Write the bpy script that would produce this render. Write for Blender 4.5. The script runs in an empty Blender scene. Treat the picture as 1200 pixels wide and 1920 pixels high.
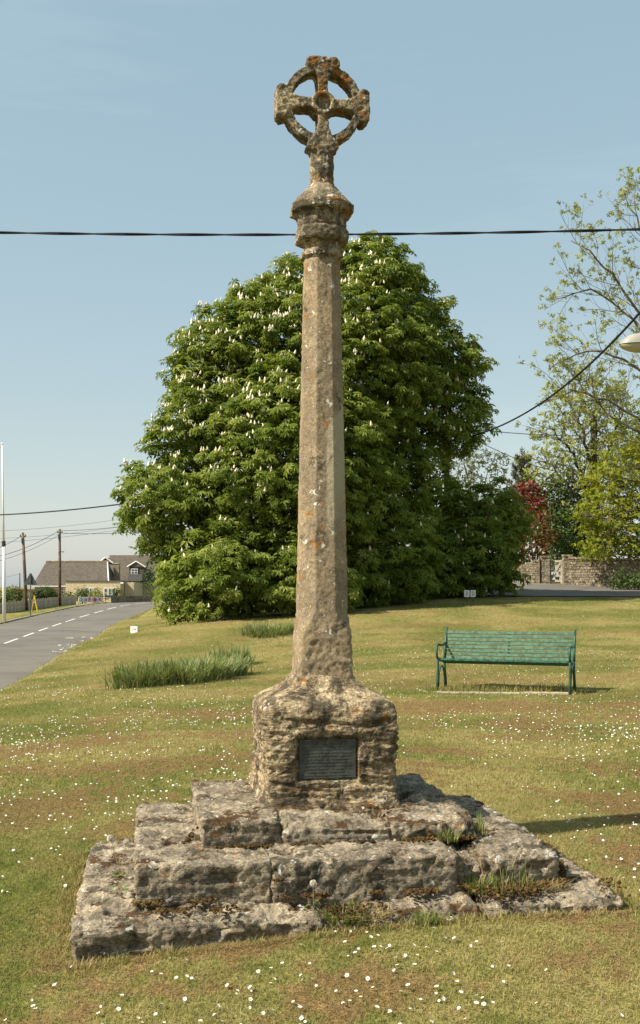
import bpy, bmesh, math, random
import numpy as np
from mathutils import Vector, Matrix

# ---------------------------------------------------------------- camera, sky, sun, exposure
F, HOR, CZ = 2050.0, 1100.0, 1.6          # focal length and horizon row in photo pixels, eye height
scene = bpy.context.scene
col = scene.collection
cam_d = bpy.data.cameras.new("camera"); cam = bpy.data.objects.new("camera", cam_d); col.objects.link(cam)
cam.location = (0, 0, CZ); cam.rotation_euler = (math.radians(90), 0, 0)
cam_d.sensor_fit = 'VERTICAL'; cam_d.sensor_height = 36.0; cam_d.sensor_width = 36.0
cam_d.lens = F / 1920 * 36.0; cam_d.shift_y = (HOR - 960) / 1920
cam_d.clip_start = 0.05; cam_d.clip_end = 6000
scene.camera = cam
SUN_AZ, SUN_EL = math.radians(25), math.radians(46)
world = bpy.data.worlds.new("World"); scene.world = world; world.use_nodes = True
wn = world.node_tree; bg = wn.nodes["Background"]
sky = wn.nodes.new("ShaderNodeTexSky"); sky.sky_type = 'NISHITA'; sky.sun_disc = False
sky.sun_elevation = SUN_EL; sky.sun_rotation = math.atan2(-math.cos(SUN_AZ), -math.sin(SUN_AZ))
sky.altitude = 100; sky.air_density = 1.0; sky.dust_density = 1.2; sky.ozone_density = 1.0
veil = wn.nodes.new("ShaderNodeVectorMath"); veil.operation = 'MULTIPLY_ADD'      # thin even haze veil over the whole sky
veil.inputs[1].default_value = (.55, .38, .25); veil.inputs[2].default_value = (1.06, 1.76, 2.2)
wn.links.new(sky.outputs[0], veil.inputs[0]); wtc = wn.nodes.new("ShaderNodeTexCoord"); wmp = wn.nodes.new("ShaderNodeMapping"); wmp.inputs["Scale"].default_value = (1.2, 1.2, 9.0); wmp.inputs["Rotation"].default_value = (.05, .12, 0)
wno = wn.nodes.new("ShaderNodeTexNoise"); wno.inputs["Scale"].default_value = 2.2; wno.inputs["Detail"].default_value = 6; wno.inputs["Roughness"].default_value = .6
wra = wn.nodes.new("ShaderNodeValToRGB"); wra.color_ramp.elements[0].position = .53; wra.color_ramp.elements[1].position = .72
wra.color_ramp.elements[0].color = (0, 0, 0, 1); wra.color_ramp.elements[1].color = (.22, .20, .17, 1)          # faint high cirrus
wad = wn.nodes.new("ShaderNodeVectorMath"); wad.operation = 'ADD'
wn.links.new(wtc.outputs["Generated"], wmp.inputs[0]); wn.links.new(wmp.outputs[0], wno.inputs["Vector"]); wn.links.new(wno.outputs["Fac"], wra.inputs[0])
wn.links.new(veil.outputs[0], wad.inputs[0]); wn.links.new(wra.outputs[0], wad.inputs[1]); wn.links.new(wad.outputs[0], bg.inputs[0]); bg.inputs[1].default_value = 0.093
sun_d = bpy.data.lights.new("sun", 'SUN'); sun_d.energy = 3.75; sun_d.angle = math.radians(0.6); sun_d.color = (1.0, 0.93, 0.80)
sun = bpy.data.objects.new("sun", sun_d); col.objects.link(sun); sun.location = (-30, -15, 40)
lv = Vector((math.cos(SUN_AZ)*math.cos(SUN_EL), math.sin(SUN_AZ)*math.cos(SUN_EL), -math.sin(SUN_EL)))
sun.rotation_euler = lv.to_track_quat('-Z', 'Y').to_euler()
vs = scene.view_settings; vs.view_transform = 'Standard'; vs.look = 'None'; vs.exposure = 1.13; vs.gamma = 1.0
vs.use_curve_mapping = False
scene.cycles.max_bounces = 6; scene.cycles.transparent_max_bounces = 6

random.seed(7); rng = np.random.default_rng(11)

# ---------------------------------------------------------------- numpy helpers
_perm = np.random.default_rng(5).permutation(256)
_perm = np.concatenate([_perm, _perm, _perm])
_g = np.random.default_rng(6).normal(size=(256, 3)); _g /= np.linalg.norm(_g, axis=1)[:, None]
def pn(P):
    P = np.asarray(P, float); i = np.floor(P).astype(np.int64); f = P - i
    u = f*f*f*(f*(f*6-15)+10); i &= 255; out = 0
    for a in (0, 1):
        for b in (0, 1):
            for c in (0, 1):
                h = _perm[_perm[_perm[(i[:, 0]+a) & 255] + ((i[:, 1]+b) & 255)] + ((i[:, 2]+c) & 255)]
                g = _g[h]
                d = g[:, 0]*(f[:, 0]-a) + g[:, 1]*(f[:, 1]-b) + g[:, 2]*(f[:, 2]-c)
                w = (u[:, 0] if a else 1-u[:, 0])*(u[:, 1] if b else 1-u[:, 1])*(u[:, 2] if c else 1-u[:, 2])
                out = out + w*d
    return out*1.5
def fbm(P, o=4, gain=.5):
    P = np.asarray(P, float); s = 0; a = 1
    for k in range(o):
        s = s + a*pn(P*(2.03**k) + 17.3*k); a *= gain
    return s
def sstep(a, b, x):
    t = np.clip((np.asarray(x, float)-a)/(b-a), 0, 1); return t*t*(3-2*t)
def n2(x, y, z=0.0):
    x = np.asarray(x, float).ravel(); y = np.asarray(y, float).ravel()
    return np.stack([x, y, np.full_like(x, z)], 1)
def W(px, py, d):
    return np.array([(px-600)/F*d, d, CZ-(py-HOR)/F*d])
def unit(v): return v/np.maximum(np.linalg.norm(v, axis=-1, keepdims=True), 1e-9)
def frames(n, spin):
    n = unit(n); a = np.where(np.abs(n[:, 2:3]) < .95, np.array([[0, 0, 1.]]), np.array([[1., 0, 0]]))
    x = unit(np.cross(a, n)); y = np.cross(n, x); c, s = np.cos(spin)[:, None], np.sin(spin)[:, None]
    return np.stack([x*c+y*s, -x*s+y*c, n], 2)
def scatter(T, C, R, S):
    T = np.asarray(T); S = np.asarray(S)
    S = S[:, None, None] if S.ndim == 1 else S[:, None, :]
    return (np.einsum('nij,nkj->nki', R, T[None]*S) + C[:, None]).reshape(-1, 3)
def rep_faces(Fc, k, n):
    Fc = np.asarray(Fc); return (Fc[None] + (np.arange(n)*k)[:, None, None]).reshape(-1, Fc.shape[1])

# ---------------------------------------------------------------- object helpers
def fast_mesh(name, V, Fs, smooth=False, attrs=None, mat_idx=None):
    """V (n,3); Fs a list of int arrays (m,3) or (m,4)"""
    if not isinstance(Fs, list): Fs = [Fs]
    me = bpy.data.meshes.new(name); V = np.ascontiguousarray(V, np.float32)
    me.vertices.add(len(V)); me.vertices.foreach_set("co", V.ravel())
    loops = np.concatenate([np.asarray(f).ravel() for f in Fs]).astype(np.int32)
    tot = np.concatenate([np.full(len(f), np.asarray(f).shape[1]) for f in Fs])
    st = np.concatenate([[0], np.cumsum(tot)[:-1]]).astype(np.int32)
    me.loops.add(len(loops)); me.loops.foreach_set("vertex_index", loops)
    me.polygons.add(len(tot)); me.polygons.foreach_set("loop_start", st)
    if mat_idx is not None: me.polygons.foreach_set("material_index", np.asarray(mat_idx, np.int32))
    me.update(calc_edges=True); me.validate()
    me.polygons.foreach_set("use_smooth", np.full(len(me.polygons), smooth, dtype=bool))
    for k, a in (attrs or {}).items():
        at = me.attributes.new(k, 'FLOAT', 'POINT'); at.data.foreach_set("value", np.ascontiguousarray(a, np.float32))
    me.update(); return me
def obj(name, me, mats, parent=None, loc=(0, 0, 0), rot=(0, 0, 0)):
    o = bpy.data.objects.new(name, me); col.objects.link(o); o.location = loc; o.rotation_euler = rot
    if me is not None:
        for m in (mats if isinstance(mats, (list, tuple)) else [mats]):
            if len(me.materials) < (len(mats) if isinstance(mats, (list, tuple)) else 1): me.materials.append(m)
    if parent: o.parent = parent
    return o
def mesh_obj(name, V, Fs, mat, parent=None, loc=(0, 0, 0), smooth=False, attrs=None, rot=(0, 0, 0)):
    return obj(name, fast_mesh(name, V, Fs, smooth, attrs), mat, parent, loc, rot)
def tag(o, label=None, cat=None, group=None, kind=None):
    for k, v in (("label", label), ("category", cat), ("group", group), ("kind", kind)):
        if v: o[k] = v
    return o
def thing(name, label, cat, loc=(0, 0, 0), rz=0, group=None):
    o = bpy.data.objects.new(name, None); col.objects.link(o); o.empty_display_size = .1
    o.location = loc; o.rotation_euler = (0, 0, rz); return tag(o, label, cat, group)
class MB:
    """collects boxes, tubes, prisms into one mesh"""
    def __init__(s): s.V = []; s.Q = []; s.T = []; s.n = 0
    def add(s, V, Q=None, T=None):
        V = np.asarray(V, float); s.V.append(V)
        if Q is not None and len(Q): s.Q.append(np.asarray(Q)+s.n)
        if T is not None and len(T): s.T.append(np.asarray(T)+s.n)
        s.n += len(V); return s
    def box(s, c, h, rz=0, M=None):
        g = np.array([[x, y, z] for z in (-1, 1) for y in (-1, 1) for x in (-1, 1)], float)*np.asarray(h)
        if M is not None: g = g @ np.asarray(M).T
        if rz: g = g @ np.array([[math.cos(rz), math.sin(rz), 0], [-math.sin(rz), math.cos(rz), 0], [0, 0, 1]])
        return s.add(g+np.asarray(c), [[0, 2, 3, 1], [4, 5, 7, 6], [0, 1, 5, 4], [2, 6, 7, 3], [0, 4, 6, 2], [1, 3, 7, 5]])
    def tube(s, P, r, k=8, cap=True):
        V, Q, T = tube(P, r, k, cap); return s.add(V, Q, T)
    def prism(s, poly, ax, a, b):
        """poly: 2D outline, extruded along axis ax (0,1,2) from a to b"""
        n = len(poly); o = [i for i in range(3) if i != ax]; V = np.zeros((2*n, 3))
        V[:n, o] = poly; V[n:, o] = poly; V[:n, ax] = a; V[n:, ax] = b
        Q = [[i, (i+1) % n, n+(i+1) % n, n+i] for i in range(n)]
        T = [[0, i, i+1] for i in range(1, n-1)] + [[n, n+i+1, n+i] for i in range(1, n-1)]
        return s.add(V, Q, T)
    def mesh(s, name, smooth=False, attrs=None):
        Fs = ([np.concatenate(s.Q)] if s.Q else []) + ([np.concatenate(s.T)] if s.T else [])
        me = fast_mesh(name, np.concatenate(s.V), Fs, smooth, attrs)
        bm = bmesh.new(); bm.from_mesh(me); bmesh.ops.recalc_face_normals(bm, faces=bm.faces); bm.to_mesh(me); bm.free()
        return me
    def build(s, name, mat, parent=None, loc=(0, 0, 0), smooth=False, rot=(0, 0, 0)):
        return obj(name, s.mesh(name, smooth), mat, parent, loc, rot)
def tube(P, r, k=6, cap=True):
    P = np.asarray(P, float); n = len(P); r = np.broadcast_to(np.asarray(r, float), (n,))
    T = np.gradient(P, axis=0); T = unit(T)
    a = np.array([0, 0, 1.]) if abs(T[0, 2]) < .9 else np.array([1., 0, 0])
    X = np.zeros_like(P); x = a
    for i in range(n):
        x = x - T[i]*np.dot(x, T[i]); nx = np.linalg.norm(x); x = x/nx if nx > 1e-6 else np.array([0, 1., 0]); X[i] = x
    Y = np.cross(T, X); th = np.arange(k)*2*math.pi/k
    V = (P[:, None] + r[:, None, None]*(X[:, None]*np.cos(th)[None, :, None] + Y[:, None]*np.sin(th)[None, :, None])).reshape(-1, 3)
    i = np.arange(n-1)[:, None]*k; j = np.arange(k)[None]; j2 = (j+1) % k
    Q = np.stack([i+j, i+j2, i+k+j2, i+k+j], 2).reshape(-1, 4)
    Tr = []
    if cap:
        Tr = [[0, b+1, b] for b in range(1, k-1)] + [[(n-1)*k, (n-1)*k+b, (n-1)*k+b+1] for b in range(1, k-1)]
    return V, Q, Tr

# ---------------------------------------------------------------- materials
def mat(name):
    m = bpy.data.materials.new(name); m.use_nodes = True; nt = m.node_tree
    return m, nt, nt.nodes["Principled BSDF"]
def nd(nt, t, **k):
    n = nt.nodes.new(t)
    for a, v in k.items():
        if a.startswith("i_"): n.inputs[int(a[2:])].default_value = v
        else: setattr(n, a, v)
    return n
def link(nt, a, b): nt.links.new(a, b)
def noise_n(nt, vec, scale, detail=4, rough=.55, dist=0):
    n = nd(nt, "ShaderNodeTexNoise"); n.inputs["Scale"].default_value = scale; n.inputs["Detail"].default_value = detail
    n.inputs["Roughness"].default_value = rough; n.inputs["Distortion"].default_value = dist
    if vec is not None: link(nt, vec, n.inputs["Vector"])
    return n.outputs["Fac"]
def ramp(nt, fac, stops):
    r = nd(nt, "ShaderNodeValToRGB"); e = r.color_ramp.elements
    while len(e) < len(stops): e.new(.5)
    for k, (p, c) in enumerate(stops):
        e[k].position = p; e[k].color = (c, c, c, 1) if isinstance(c, (int, float)) else (*c, 1)
    link(nt, fac, r.inputs[0]); return r.outputs[0]
def mix(nt, fac, a, b, mode='MIX'):
    m = nd(nt, "ShaderNodeMix", data_type='RGBA', blend_type=mode)
    for sock, v in ((m.inputs[0], fac), (m.inputs[6], a), (m.inputs[7], b)):
        if isinstance(v, (int, float)): sock.default_value = v
        elif isinstance(v, tuple): sock.default_value = (*v, 1)
        else: link(nt, v, sock)
    return m.outputs[2]
def mathn(nt, op, a, b=0.0):
    m = nd(nt, "ShaderNodeMath", operation=op)
    for s, v in ((m.inputs[0], a), (m.inputs[1], b)):
        if isinstance(v, (int, float)): s.default_value = v
        else: link(nt, v, s)
    return m.outputs[0]
def bump(nt, h, dist, strength=1.0, prev=None):
    b = nd(nt, "ShaderNodeBump"); b.inputs["Strength"].default_value = strength; b.inputs["Distance"].default_value = dist
    link(nt, h, b.inputs["Height"])
    if prev is not None: link(nt, prev, b.inputs["Normal"])
    return b.outputs[0]
def plain(name, c, rough=.7, metal=0, var=.25, scale=8., bmp=0.0, spec=.3):
    m, nt, p = mat(name); tc = nd(nt, "ShaderNodeTexCoord").outputs["Object"]
    f = noise_n(nt, tc, scale, 5)
    lo = tuple(x*(1-var) for x in c); hi = tuple(min(1, x*(1+var)) for x in c)
    link(nt, ramp(nt, f, [(.40, lo), (.60, hi)]), p.inputs["Base Color"])
    p.inputs["Roughness"].default_value = rough; p.inputs["Metallic"].default_value = metal
    p.inputs["Specular IOR Level"].default_value = spec
    if bmp: link(nt, bump(nt, noise_n(nt, tc, scale*4, 4), bmp), p.inputs["Normal"])
    return m

def stone_mat(name, warm=(.40, .31, .19), grey=(.23, .19, .14), dark=.35, orange=.3, white=.3, moss=0.0, strata=0.0, grain=1.0, greymix=.5, patch=False, medamt=1.0, bumpamt=1.0, spk=1.0):
    m, nt, p = mat(name)
    pos = nd(nt, "ShaderNodeTexCoord").outputs["Object"]
    oi = nd(nt, "ShaderNodeObjectInfo").outputs["Random"]
    off = nd(nt, "ShaderNodeVectorMath", operation='ADD'); link(nt, pos, off.inputs[0])
    cmb = nd(nt, "ShaderNodeCombineXYZ"); r10 = mathn(nt, 'MULTIPLY', oi, 9.0)
    for k in range(3): link(nt, r10, cmb.inputs[k])
    link(nt, cmb.outputs[0], off.inputs[1]); v = off.outputs[0]
    big = noise_n(nt, v, 2.2, 6, .65); med = noise_n(nt, v, 9, 6, .68); fine = noise_n(nt, v, 34*grain, 6, .75); grit = noise_n(nt, v, 85*grain, 3, .7)
    c = mix(nt, ramp(nt, big, [(greymix-.06, 0.), (greymix+.06, 1.)]), warm, grey)
    c = mix(nt, ramp(nt, med, [(.50, 0.), (.59, .75*medamt)]), c, tuple(x*.55 for x in grey))
    c = mix(nt, ramp(nt, med, [(.40, .6*medamt), (.47, 0.)]), c, tuple(min(.7, x*1.35) for x in warm))
    lum = lambda x: tuple(1+(q-1)*spk for q in x)
    sp = mathn(nt, 'ADD', mathn(nt, 'MULTIPLY', fine, .6), mathn(nt, 'MULTIPLY', grit, .4))
    c = mix(nt, 1.0, c, ramp(nt, sp, [(.40, lum((.32, .30, .27))), (.475, lum((.80, .79, .77))), (.53, (1.0, 1.0, .98)), (.58, lum((1.5, 1.46, 1.38)))]), 'MULTIPLY')
    if dark:   # black-grey crust lichen
        dn = noise_n(nt, v, 5.0, 8, .72, .4)
        c = mix(nt, ramp(nt, dn, [(.60-.16*dark, 0.), (.64-.16*dark, .82)]), c, mix(nt, fine, (.035, .03, .022), (.11, .095, .065)))
    if moss:
        mn = noise_n(nt, v, 4.3, 7, .75); geo = nd(nt, "ShaderNodeNewGeometry"); sep = nd(nt, "ShaderNodeSeparateXYZ"); link(nt, geo.outputs["Normal"], sep.inputs[0])
        up = ramp(nt, sep.outputs[2], [(.1, .0), (.7, 1.)])
        mm = mathn(nt, 'MULTIPLY', ramp(nt, mn, [(.63-.16*moss, 0.), (.66-.16*moss, .9)]), up)
        mc = mix(nt, fine, (.045, .018, .008), (.13, .07, .022)); c = mix(nt, mm, c, mc)
    if white:
        wnz = noise_n(nt, v, 17, 4, .6, .6)
        c = mix(nt, ramp(nt, wnz, [(.67-.10*white, 0.), (.69-.10*white, .85)]), c, (.68, .66, .57))
    if orange:
        on = noise_n(nt, v, 13, 5, .7, .5); on2 = noise_n(nt, v, 2.7, 2)
        of = mathn(nt, 'ADD', on, mathn(nt, 'MULTIPLY', on2, .5))
        c = mix(nt, ramp(nt, of, [(.945-.14*orange, 0.), (.985-.14*orange, .85)]), c, mix(nt, fine, (.20, .085, .02), (.42, .18, .03)))
    if patch:  # smooth mortar repair on the shaft, with a slanting upper edge
        s = nd(nt, "ShaderNodeSeparateXYZ"); link(nt, pos, s.inputs[0])
        zt = mathn(nt, 'ADD', s.outputs[2], mathn(nt, 'MULTIPLY', s.outputs[0], -1.3))
        zt = mathn(nt, 'ADD', zt, mathn(nt, 'MULTIPLY', med, .06))
        a = mathn(nt, 'MULTIPLY', ramp(nt, mathn(nt, 'MULTIPLY', zt, .25), [(.626, 1.), (.629, 0.)]), ramp(nt, mathn(nt, 'MULTIPLY', zt, .25), [(.43, 0.), (.52, 1.)]))
        a = mathn(nt, 'MULTIPLY', a, ramp(nt, s.outputs[0], [(.0, 0.), (.012, 1.)]))
        c = mix(nt, mathn(nt, 'MULTIPLY', a, .8), c, mix(nt, fine, (.40, .335, .22), (.50, .425, .29)))
    link(nt, c, p.inputs["Base Color"]); p.inputs["Roughness"].default_value = .95; p.inputs["Specular IOR Level"].default_value = .12
    b = bump(nt, fine, .020, bumpamt); b = bump(nt, med, .03, .5*medamt, b); b = bump(nt, grit, .006, .8, b)
    if strata:
        mp = nd(nt, "ShaderNodeMapping"); mp.inputs["Scale"].default_value = (4, 4, 34); mp.inputs["Rotation"].default_value = (0, .10, 0); link(nt, v, mp.inputs[0])
        b = bump(nt, noise_n(nt, mp.outputs[0], 1.6, 6, .6, .4), .03, strata, b)
    link(nt, b, p.inputs["Normal"]); return m

def leaf_mat(name, cs, trans=.35, rough=.55, spec=.25):
    m, nt, p = mat(name); at = nd(nt, "ShaderNodeAttribute", attribute_name="rnd")
    n = len(cs); c = ramp(nt, at.outputs["Fac"], [(k/(n-1), x) for k, x in enumerate(cs)])
    link(nt, c, p.inputs["Base Color"]); p.inputs["Roughness"].default_value = rough; p.inputs["Specular IOR Level"].default_value = spec
    tr = nd(nt, "ShaderNodeBsdfTranslucent"); link(nt, mix(nt, .5, c, (1., 1., .25), 'MULTIPLY'), tr.inputs[0])
    ms = nd(nt, "ShaderNodeMixShader"); ms.inputs[0].default_value = trans
    link(nt, p.outputs[0], ms.inputs[1]); link(nt, tr.outputs[0], ms.inputs[2])
    link(nt, ms.outputs[0], nt.nodes["Material Output"].inputs[0]); return m

M = {}
M['shaft'] = stone_mat("shaft_stone", (.37, .285, .175), (.285, .225, .148), dark=.10, orange=.54, white=.30, grain=1.9, patch=True, medamt=.4, bumpamt=.45, spk=.6)
M['head'] = stone_mat("lichened_head_stone", (.40, .325, .205), (.25, .21, .145), dark=.42, orange=.72, white=.6, greymix=.46, grain=1.4)
M['socket'] = stone_mat("socket_stone", (.54, .42, .26), (.29, .225, .145), dark=.55, orange=.25, white=.15, strata=1.0, greymix=.5, grain=1.4)
M['step'] = stone_mat("step_stone", (.49, .405, .285), (.31, .26, .19), dark=.33, orange=.15, white=.30, moss=.5, strata=.6, greymix=.45, grain=1.5, medamt=.75, spk=.8)
M['mortar'] = stone_mat("old_mortar", (.44, .36, .24), (.26, .21, .14), dark=.3, orange=.1, white=.1, moss=.9, strata=.2)
M['wall'] = stone_mat("wall_stone", (.31, .26, .185), (.21, .175, .125), dark=.25, orange=.1, white=.2, grain=.3)
M['bark'] = plain("bark", (.085, .065, .045), .95, 0, .4, 6, .02)
M['bark_pale'] = plain("pale_bark", (.15, .125, .09), .95, 0, .35, 5, .01)
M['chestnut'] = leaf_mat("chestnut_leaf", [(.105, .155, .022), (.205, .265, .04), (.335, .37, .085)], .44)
M['candle'] = plain("candle_blossom", (.66, .60, .43), .8, 0, .15, 30)
M['ash'] = leaf_mat("young_leaf", [(.19, .22, .045), (.29, .32, .08), (.38, .36, .13)], .4)
M['lime'] = leaf_mat("lime_green_leaf", [(.15, .19, .015), (.24, .27, .02), (.34, .33, .04)], .45)
M['bush'] = leaf_mat("bush_leaf", [(.035, .065, .012), (.06, .10, .02), (.10, .14, .03)], .25)
M['darkbush'] = leaf_mat("dark_evergreen_leaf", [(.015, .03, .010), (.025, .045, .014), (.04, .06, .02)], .15)
M['greygreen'] = leaf_mat("grey_green_leaf", [(.12, .14, .075), (.18, .20, .11), (.24, .25, .15)], .35)
M['red'] = leaf_mat("red_leaf", [(.12, .012, .016), (.21, .022, .026), (.26, .05, .035)], .35)
M['copper'] = leaf_mat("copper_leaf", [(.10, .045, .02), (.17, .075, .025), (.20, .13, .03)], .35)
M['spruce'] = leaf_mat("spruce_needle", [(.09, .10, .065), (.14, .15, .10), (.19, .19, .13)], .15)
M['daff'] = leaf_mat("daffodil_leaf", [(.12, .165, .05), (.19, .24, .085), (.34, .33, .14)], .35)
M['weed'] = leaf_mat("weed_leaf", [(.09, .14, .03), (.15, .20, .045), (.30, .25, .10)], .35)
M['straw'] = leaf_mat("straw_leaf", [(.20, .13, .05), (.33, .25, .10), (.42, .34, .17)], .3)
M['seedling'] = leaf_mat("seedling_leaf", [(.06, .14, .04), (.10, .20, .06), (.14, .25, .08)], .3)
M['moss'] = leaf_mat("moss_cushion", [(.03, .018, .009), (.085, .05, .02), (.17, .13, .04)], .05, .95, .05)
M['puff'] = plain("seed_fluff", (.62, .57, .49), .9, 0, .1, 40)
M['stem'] = plain("pale_stem", (.26, .22, .10), .8, 0, .2, 20)
M['petal'] = plain("white_petal", (.72, .70, .63), .8, 0, .08, 50)
M['yolk'] = plain("yellow_disc", (.70, .45, .05), .8, 0, .1, 50)
M['bench'] = plain("green_paint", (.018, .070, .046), .45, 0, .30, 14, .002, .4)
M['bench_worn'] = plain("worn_green_paint", (.036, .108, .062), .5, 0, .45, 22, .002, .4)
M['bronze'] = plain("weathered_bronze", (.060, .068, .060), .55, .25, .3, 30, .0015)
M['bronze_letter'] = plain("raised_bronze_letters", (.092, .096, .08), .5, .25, .2, 30)
M['wood_pole'] = plain("weathered_pole_wood", (.12, .085, .055), .9, 0, .35, 3, .01)
M['black'] = plain("black_cable", (.014, .015, .017), .5, 0, .1, 5)
M['thin'] = plain("grey_wire", (.10, .10, .10), .6, 0, .1, 5)
M['dark_metal'] = plain("dark_metal", (.05, .052, .05), .5, .3, .2, 8)
M['white'] = plain("white_paint", (.78, .77, .72), .5, 0, .06, 5)
M['cream'] = plain("cream_lamp", (.31, .30, .24), .35, 0, .08, 4, 0, .5)
M['bowl'] = plain("lamp_bowl", (.36, .35, .23), .25, 0, .1, 4, 0, .5)
M['yellow'] = plain("yellow_paint", (.75, .48, .03), .5, 0, .1, 5)
M['signback'] = plain("sign_back", (.085, .10, .095), .5, .2, .2, 6)
M['greensign'] = plain("green_board", (.02, .06, .04), .5, 0, .2, 6)
M['fence'] = plain("grey_fence_board", (.36, .30, .22), .9, 0, .25, 3, .01)
M['gate'] = plain("gate_timber", (.34, .30, .23), .85, 0, .25, 6, .004)
M['render_wall'] = plain("yellow_stone_wall", (.52, .43, .28), .9, 0, .12, 4, .01)
M['glass'] = plain("window_glass", (.10, .115, .13), .12, 0, .2, 1, 0, .6)
M['lead'] = plain("flat_roof_edge", (.10, .10, .10), .7, 0, .2, 4)
M['concrete'] = plain("pale_concrete", (.40, .345, .25), .95, 0, .25, 12, .004)
M['paint'] = plain("road_paint", (.66, .65, .60), .8, 0, .15, 9)
M['kerb'] = plain("kerb_stone", (.30, .27, .22), .95, 0, .25, 3, .01)
M['black_text'] = plain("black_letter", (.02, .02, .02), .7, 0, .1, 9)
def rooftile():
    m, nt, p = mat("stone_roof_tiles"); tc = nd(nt, "ShaderNodeTexCoord").outputs["Object"]
    mp = nd(nt, "ShaderNodeMapping"); mp.inputs["Rotation"].default_value = (math.radians(90), 0, 0); link(nt, tc, mp.inputs[0])
    br = nd(nt, "ShaderNodeTexBrick"); link(nt, mp.outputs[0], br.inputs["Vector"])
    br.inputs["Scale"].default_value = 1.0; br.inputs["Brick Width"].default_value = .35; br.inputs["Row Height"].default_value = .22; br.inputs["Mortar Size"].default_value = .02
    br.inputs["Color1"].default_value = (.075, .060, .045, 1); br.inputs["Color2"].default_value = (.125, .10, .073, 1); br.inputs["Mortar"].default_value = (.07, .06, .05, 1)
    n = noise_n(nt, tc, 1.2, 6, .7); c = mix(nt, ramp(nt, n, [(.35, 0.), (.7, .6)]), br.outputs["Color"], (.085, .07, .052))
    n3 = noise_n(nt, tc, 3.5, 4, .7); c = mix(nt, ramp(nt, n3, [(.62, 0.), (.7, .6)]), c, (.20, .17, .125))
    link(nt, c, p.inputs["Base Color"]); p.inputs["Roughness"].default_value = .95; return m
M['roof'] = rooftile()
def asphalt():
    m, nt, p = mat("asphalt"); g = nd(nt, "ShaderNodeNewGeometry").outputs["Position"]
    a = noise_n(nt, g, .35, 5, .6); b = noise_n(nt, g, 60, 3, .7)
    c = ramp(nt, a, [(.4, (.115, .102, .085)), (.6, (.165, .148, .12))]); c = mix(nt, .35, c, ramp(nt, b, [(.3, (.07, .065, .06)), (.7, (.25, .23, .20))]))
    pt = noise_n(nt, g, .13, 3); c = mix(nt, ramp(nt, pt, [(.56, 0.), (.58, .25)]), c, (.09, .085, .08))
    link(nt, c, p.inputs["Base Color"]); p.inputs["Roughness"].default_value = .9; p.inputs["Specular IOR Level"].default_value = .2
    link(nt, bump(nt, b, .01, .5), p.inputs["Normal"]); return m
M['asphalt'] = asphalt()
def lawn_color(nt):
    """dry (clippings) and lush read from attributes, fine variation from noise"""
    g = nd(nt, "ShaderNodeNewGeometry").outputs["Position"]
    dry = nd(nt, "ShaderNodeAttribute", attribute_name="dry").outputs["Fac"]; straw = nd(nt, "ShaderNodeAttribute", attribute_name="straw").outputs["Fac"]
    rnd = nd(nt, "ShaderNodeAttribute", attribute_name="rnd").outputs["Fac"]
    f = ramp(nt, noise_n(nt, g, 9, 5, .7), [(.38, 0.), (.62, 1.)]); f2 = ramp(nt, noise_n(nt, g, 42, 4, .7), [(.36, 0.), (.64, 1.)])
    green = mix(nt, f, (.12, .155, .024), (.235, .25, .06)); green = mix(nt, mathn(nt, 'MULTIPLY', rnd, .6), green, (.065, .105, .016))
    tan = mix(nt, f, (.325, .268, .088), (.455, .375, .145))
    brown = mix(nt, f2, (.20, .118, .048), (.37, .235, .105))
    c = mix(nt, straw, green, tan); c = mix(nt, dry, c, brown)
    return g, f2, c
def lawn():
    m, nt, p = mat("lawn"); g, f2, c = lawn_color(nt)
    c = mix(nt, ramp(nt, f2, [(.15, .5), (.6, 0.)]), c, (.085, .08, .025))
    link(nt, c, p.inputs["Base Color"]); p.inputs["Roughness"].default_value = 1.0; p.inputs["Specular IOR Level"].default_value = .05
    link(nt, bump(nt, f2, .03, .8), p.inputs["Normal"]); return m
M['lawn'] = lawn()
def blade():
    m, nt, p = mat("grass_blade"); g, f2, c = lawn_color(nt)
    c = mix(nt, .45, c, mix(nt, nd(nt, "ShaderNodeAttribute", attribute_name="rnd").outputs["Fac"], c, (.33, .28, .12)))
    link(nt, c, p.inputs["Base Color"]); p.inputs["Roughness"].default_value = .7; p.inputs["Specular IOR Level"].default_value = .15
    tr = nd(nt, "ShaderNodeBsdfTranslucent"); link(nt, c, tr.inputs[0]); ms = nd(nt, "ShaderNodeMixShader"); ms.inputs[0].default_value = .35
    link(nt, p.outputs[0], ms.inputs[1]); link(nt, tr.outputs[0], ms.inputs[2]); link(nt, ms.outputs[0], nt.nodes["Material Output"].inputs[0]); return m
M['blade'] = blade()

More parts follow.
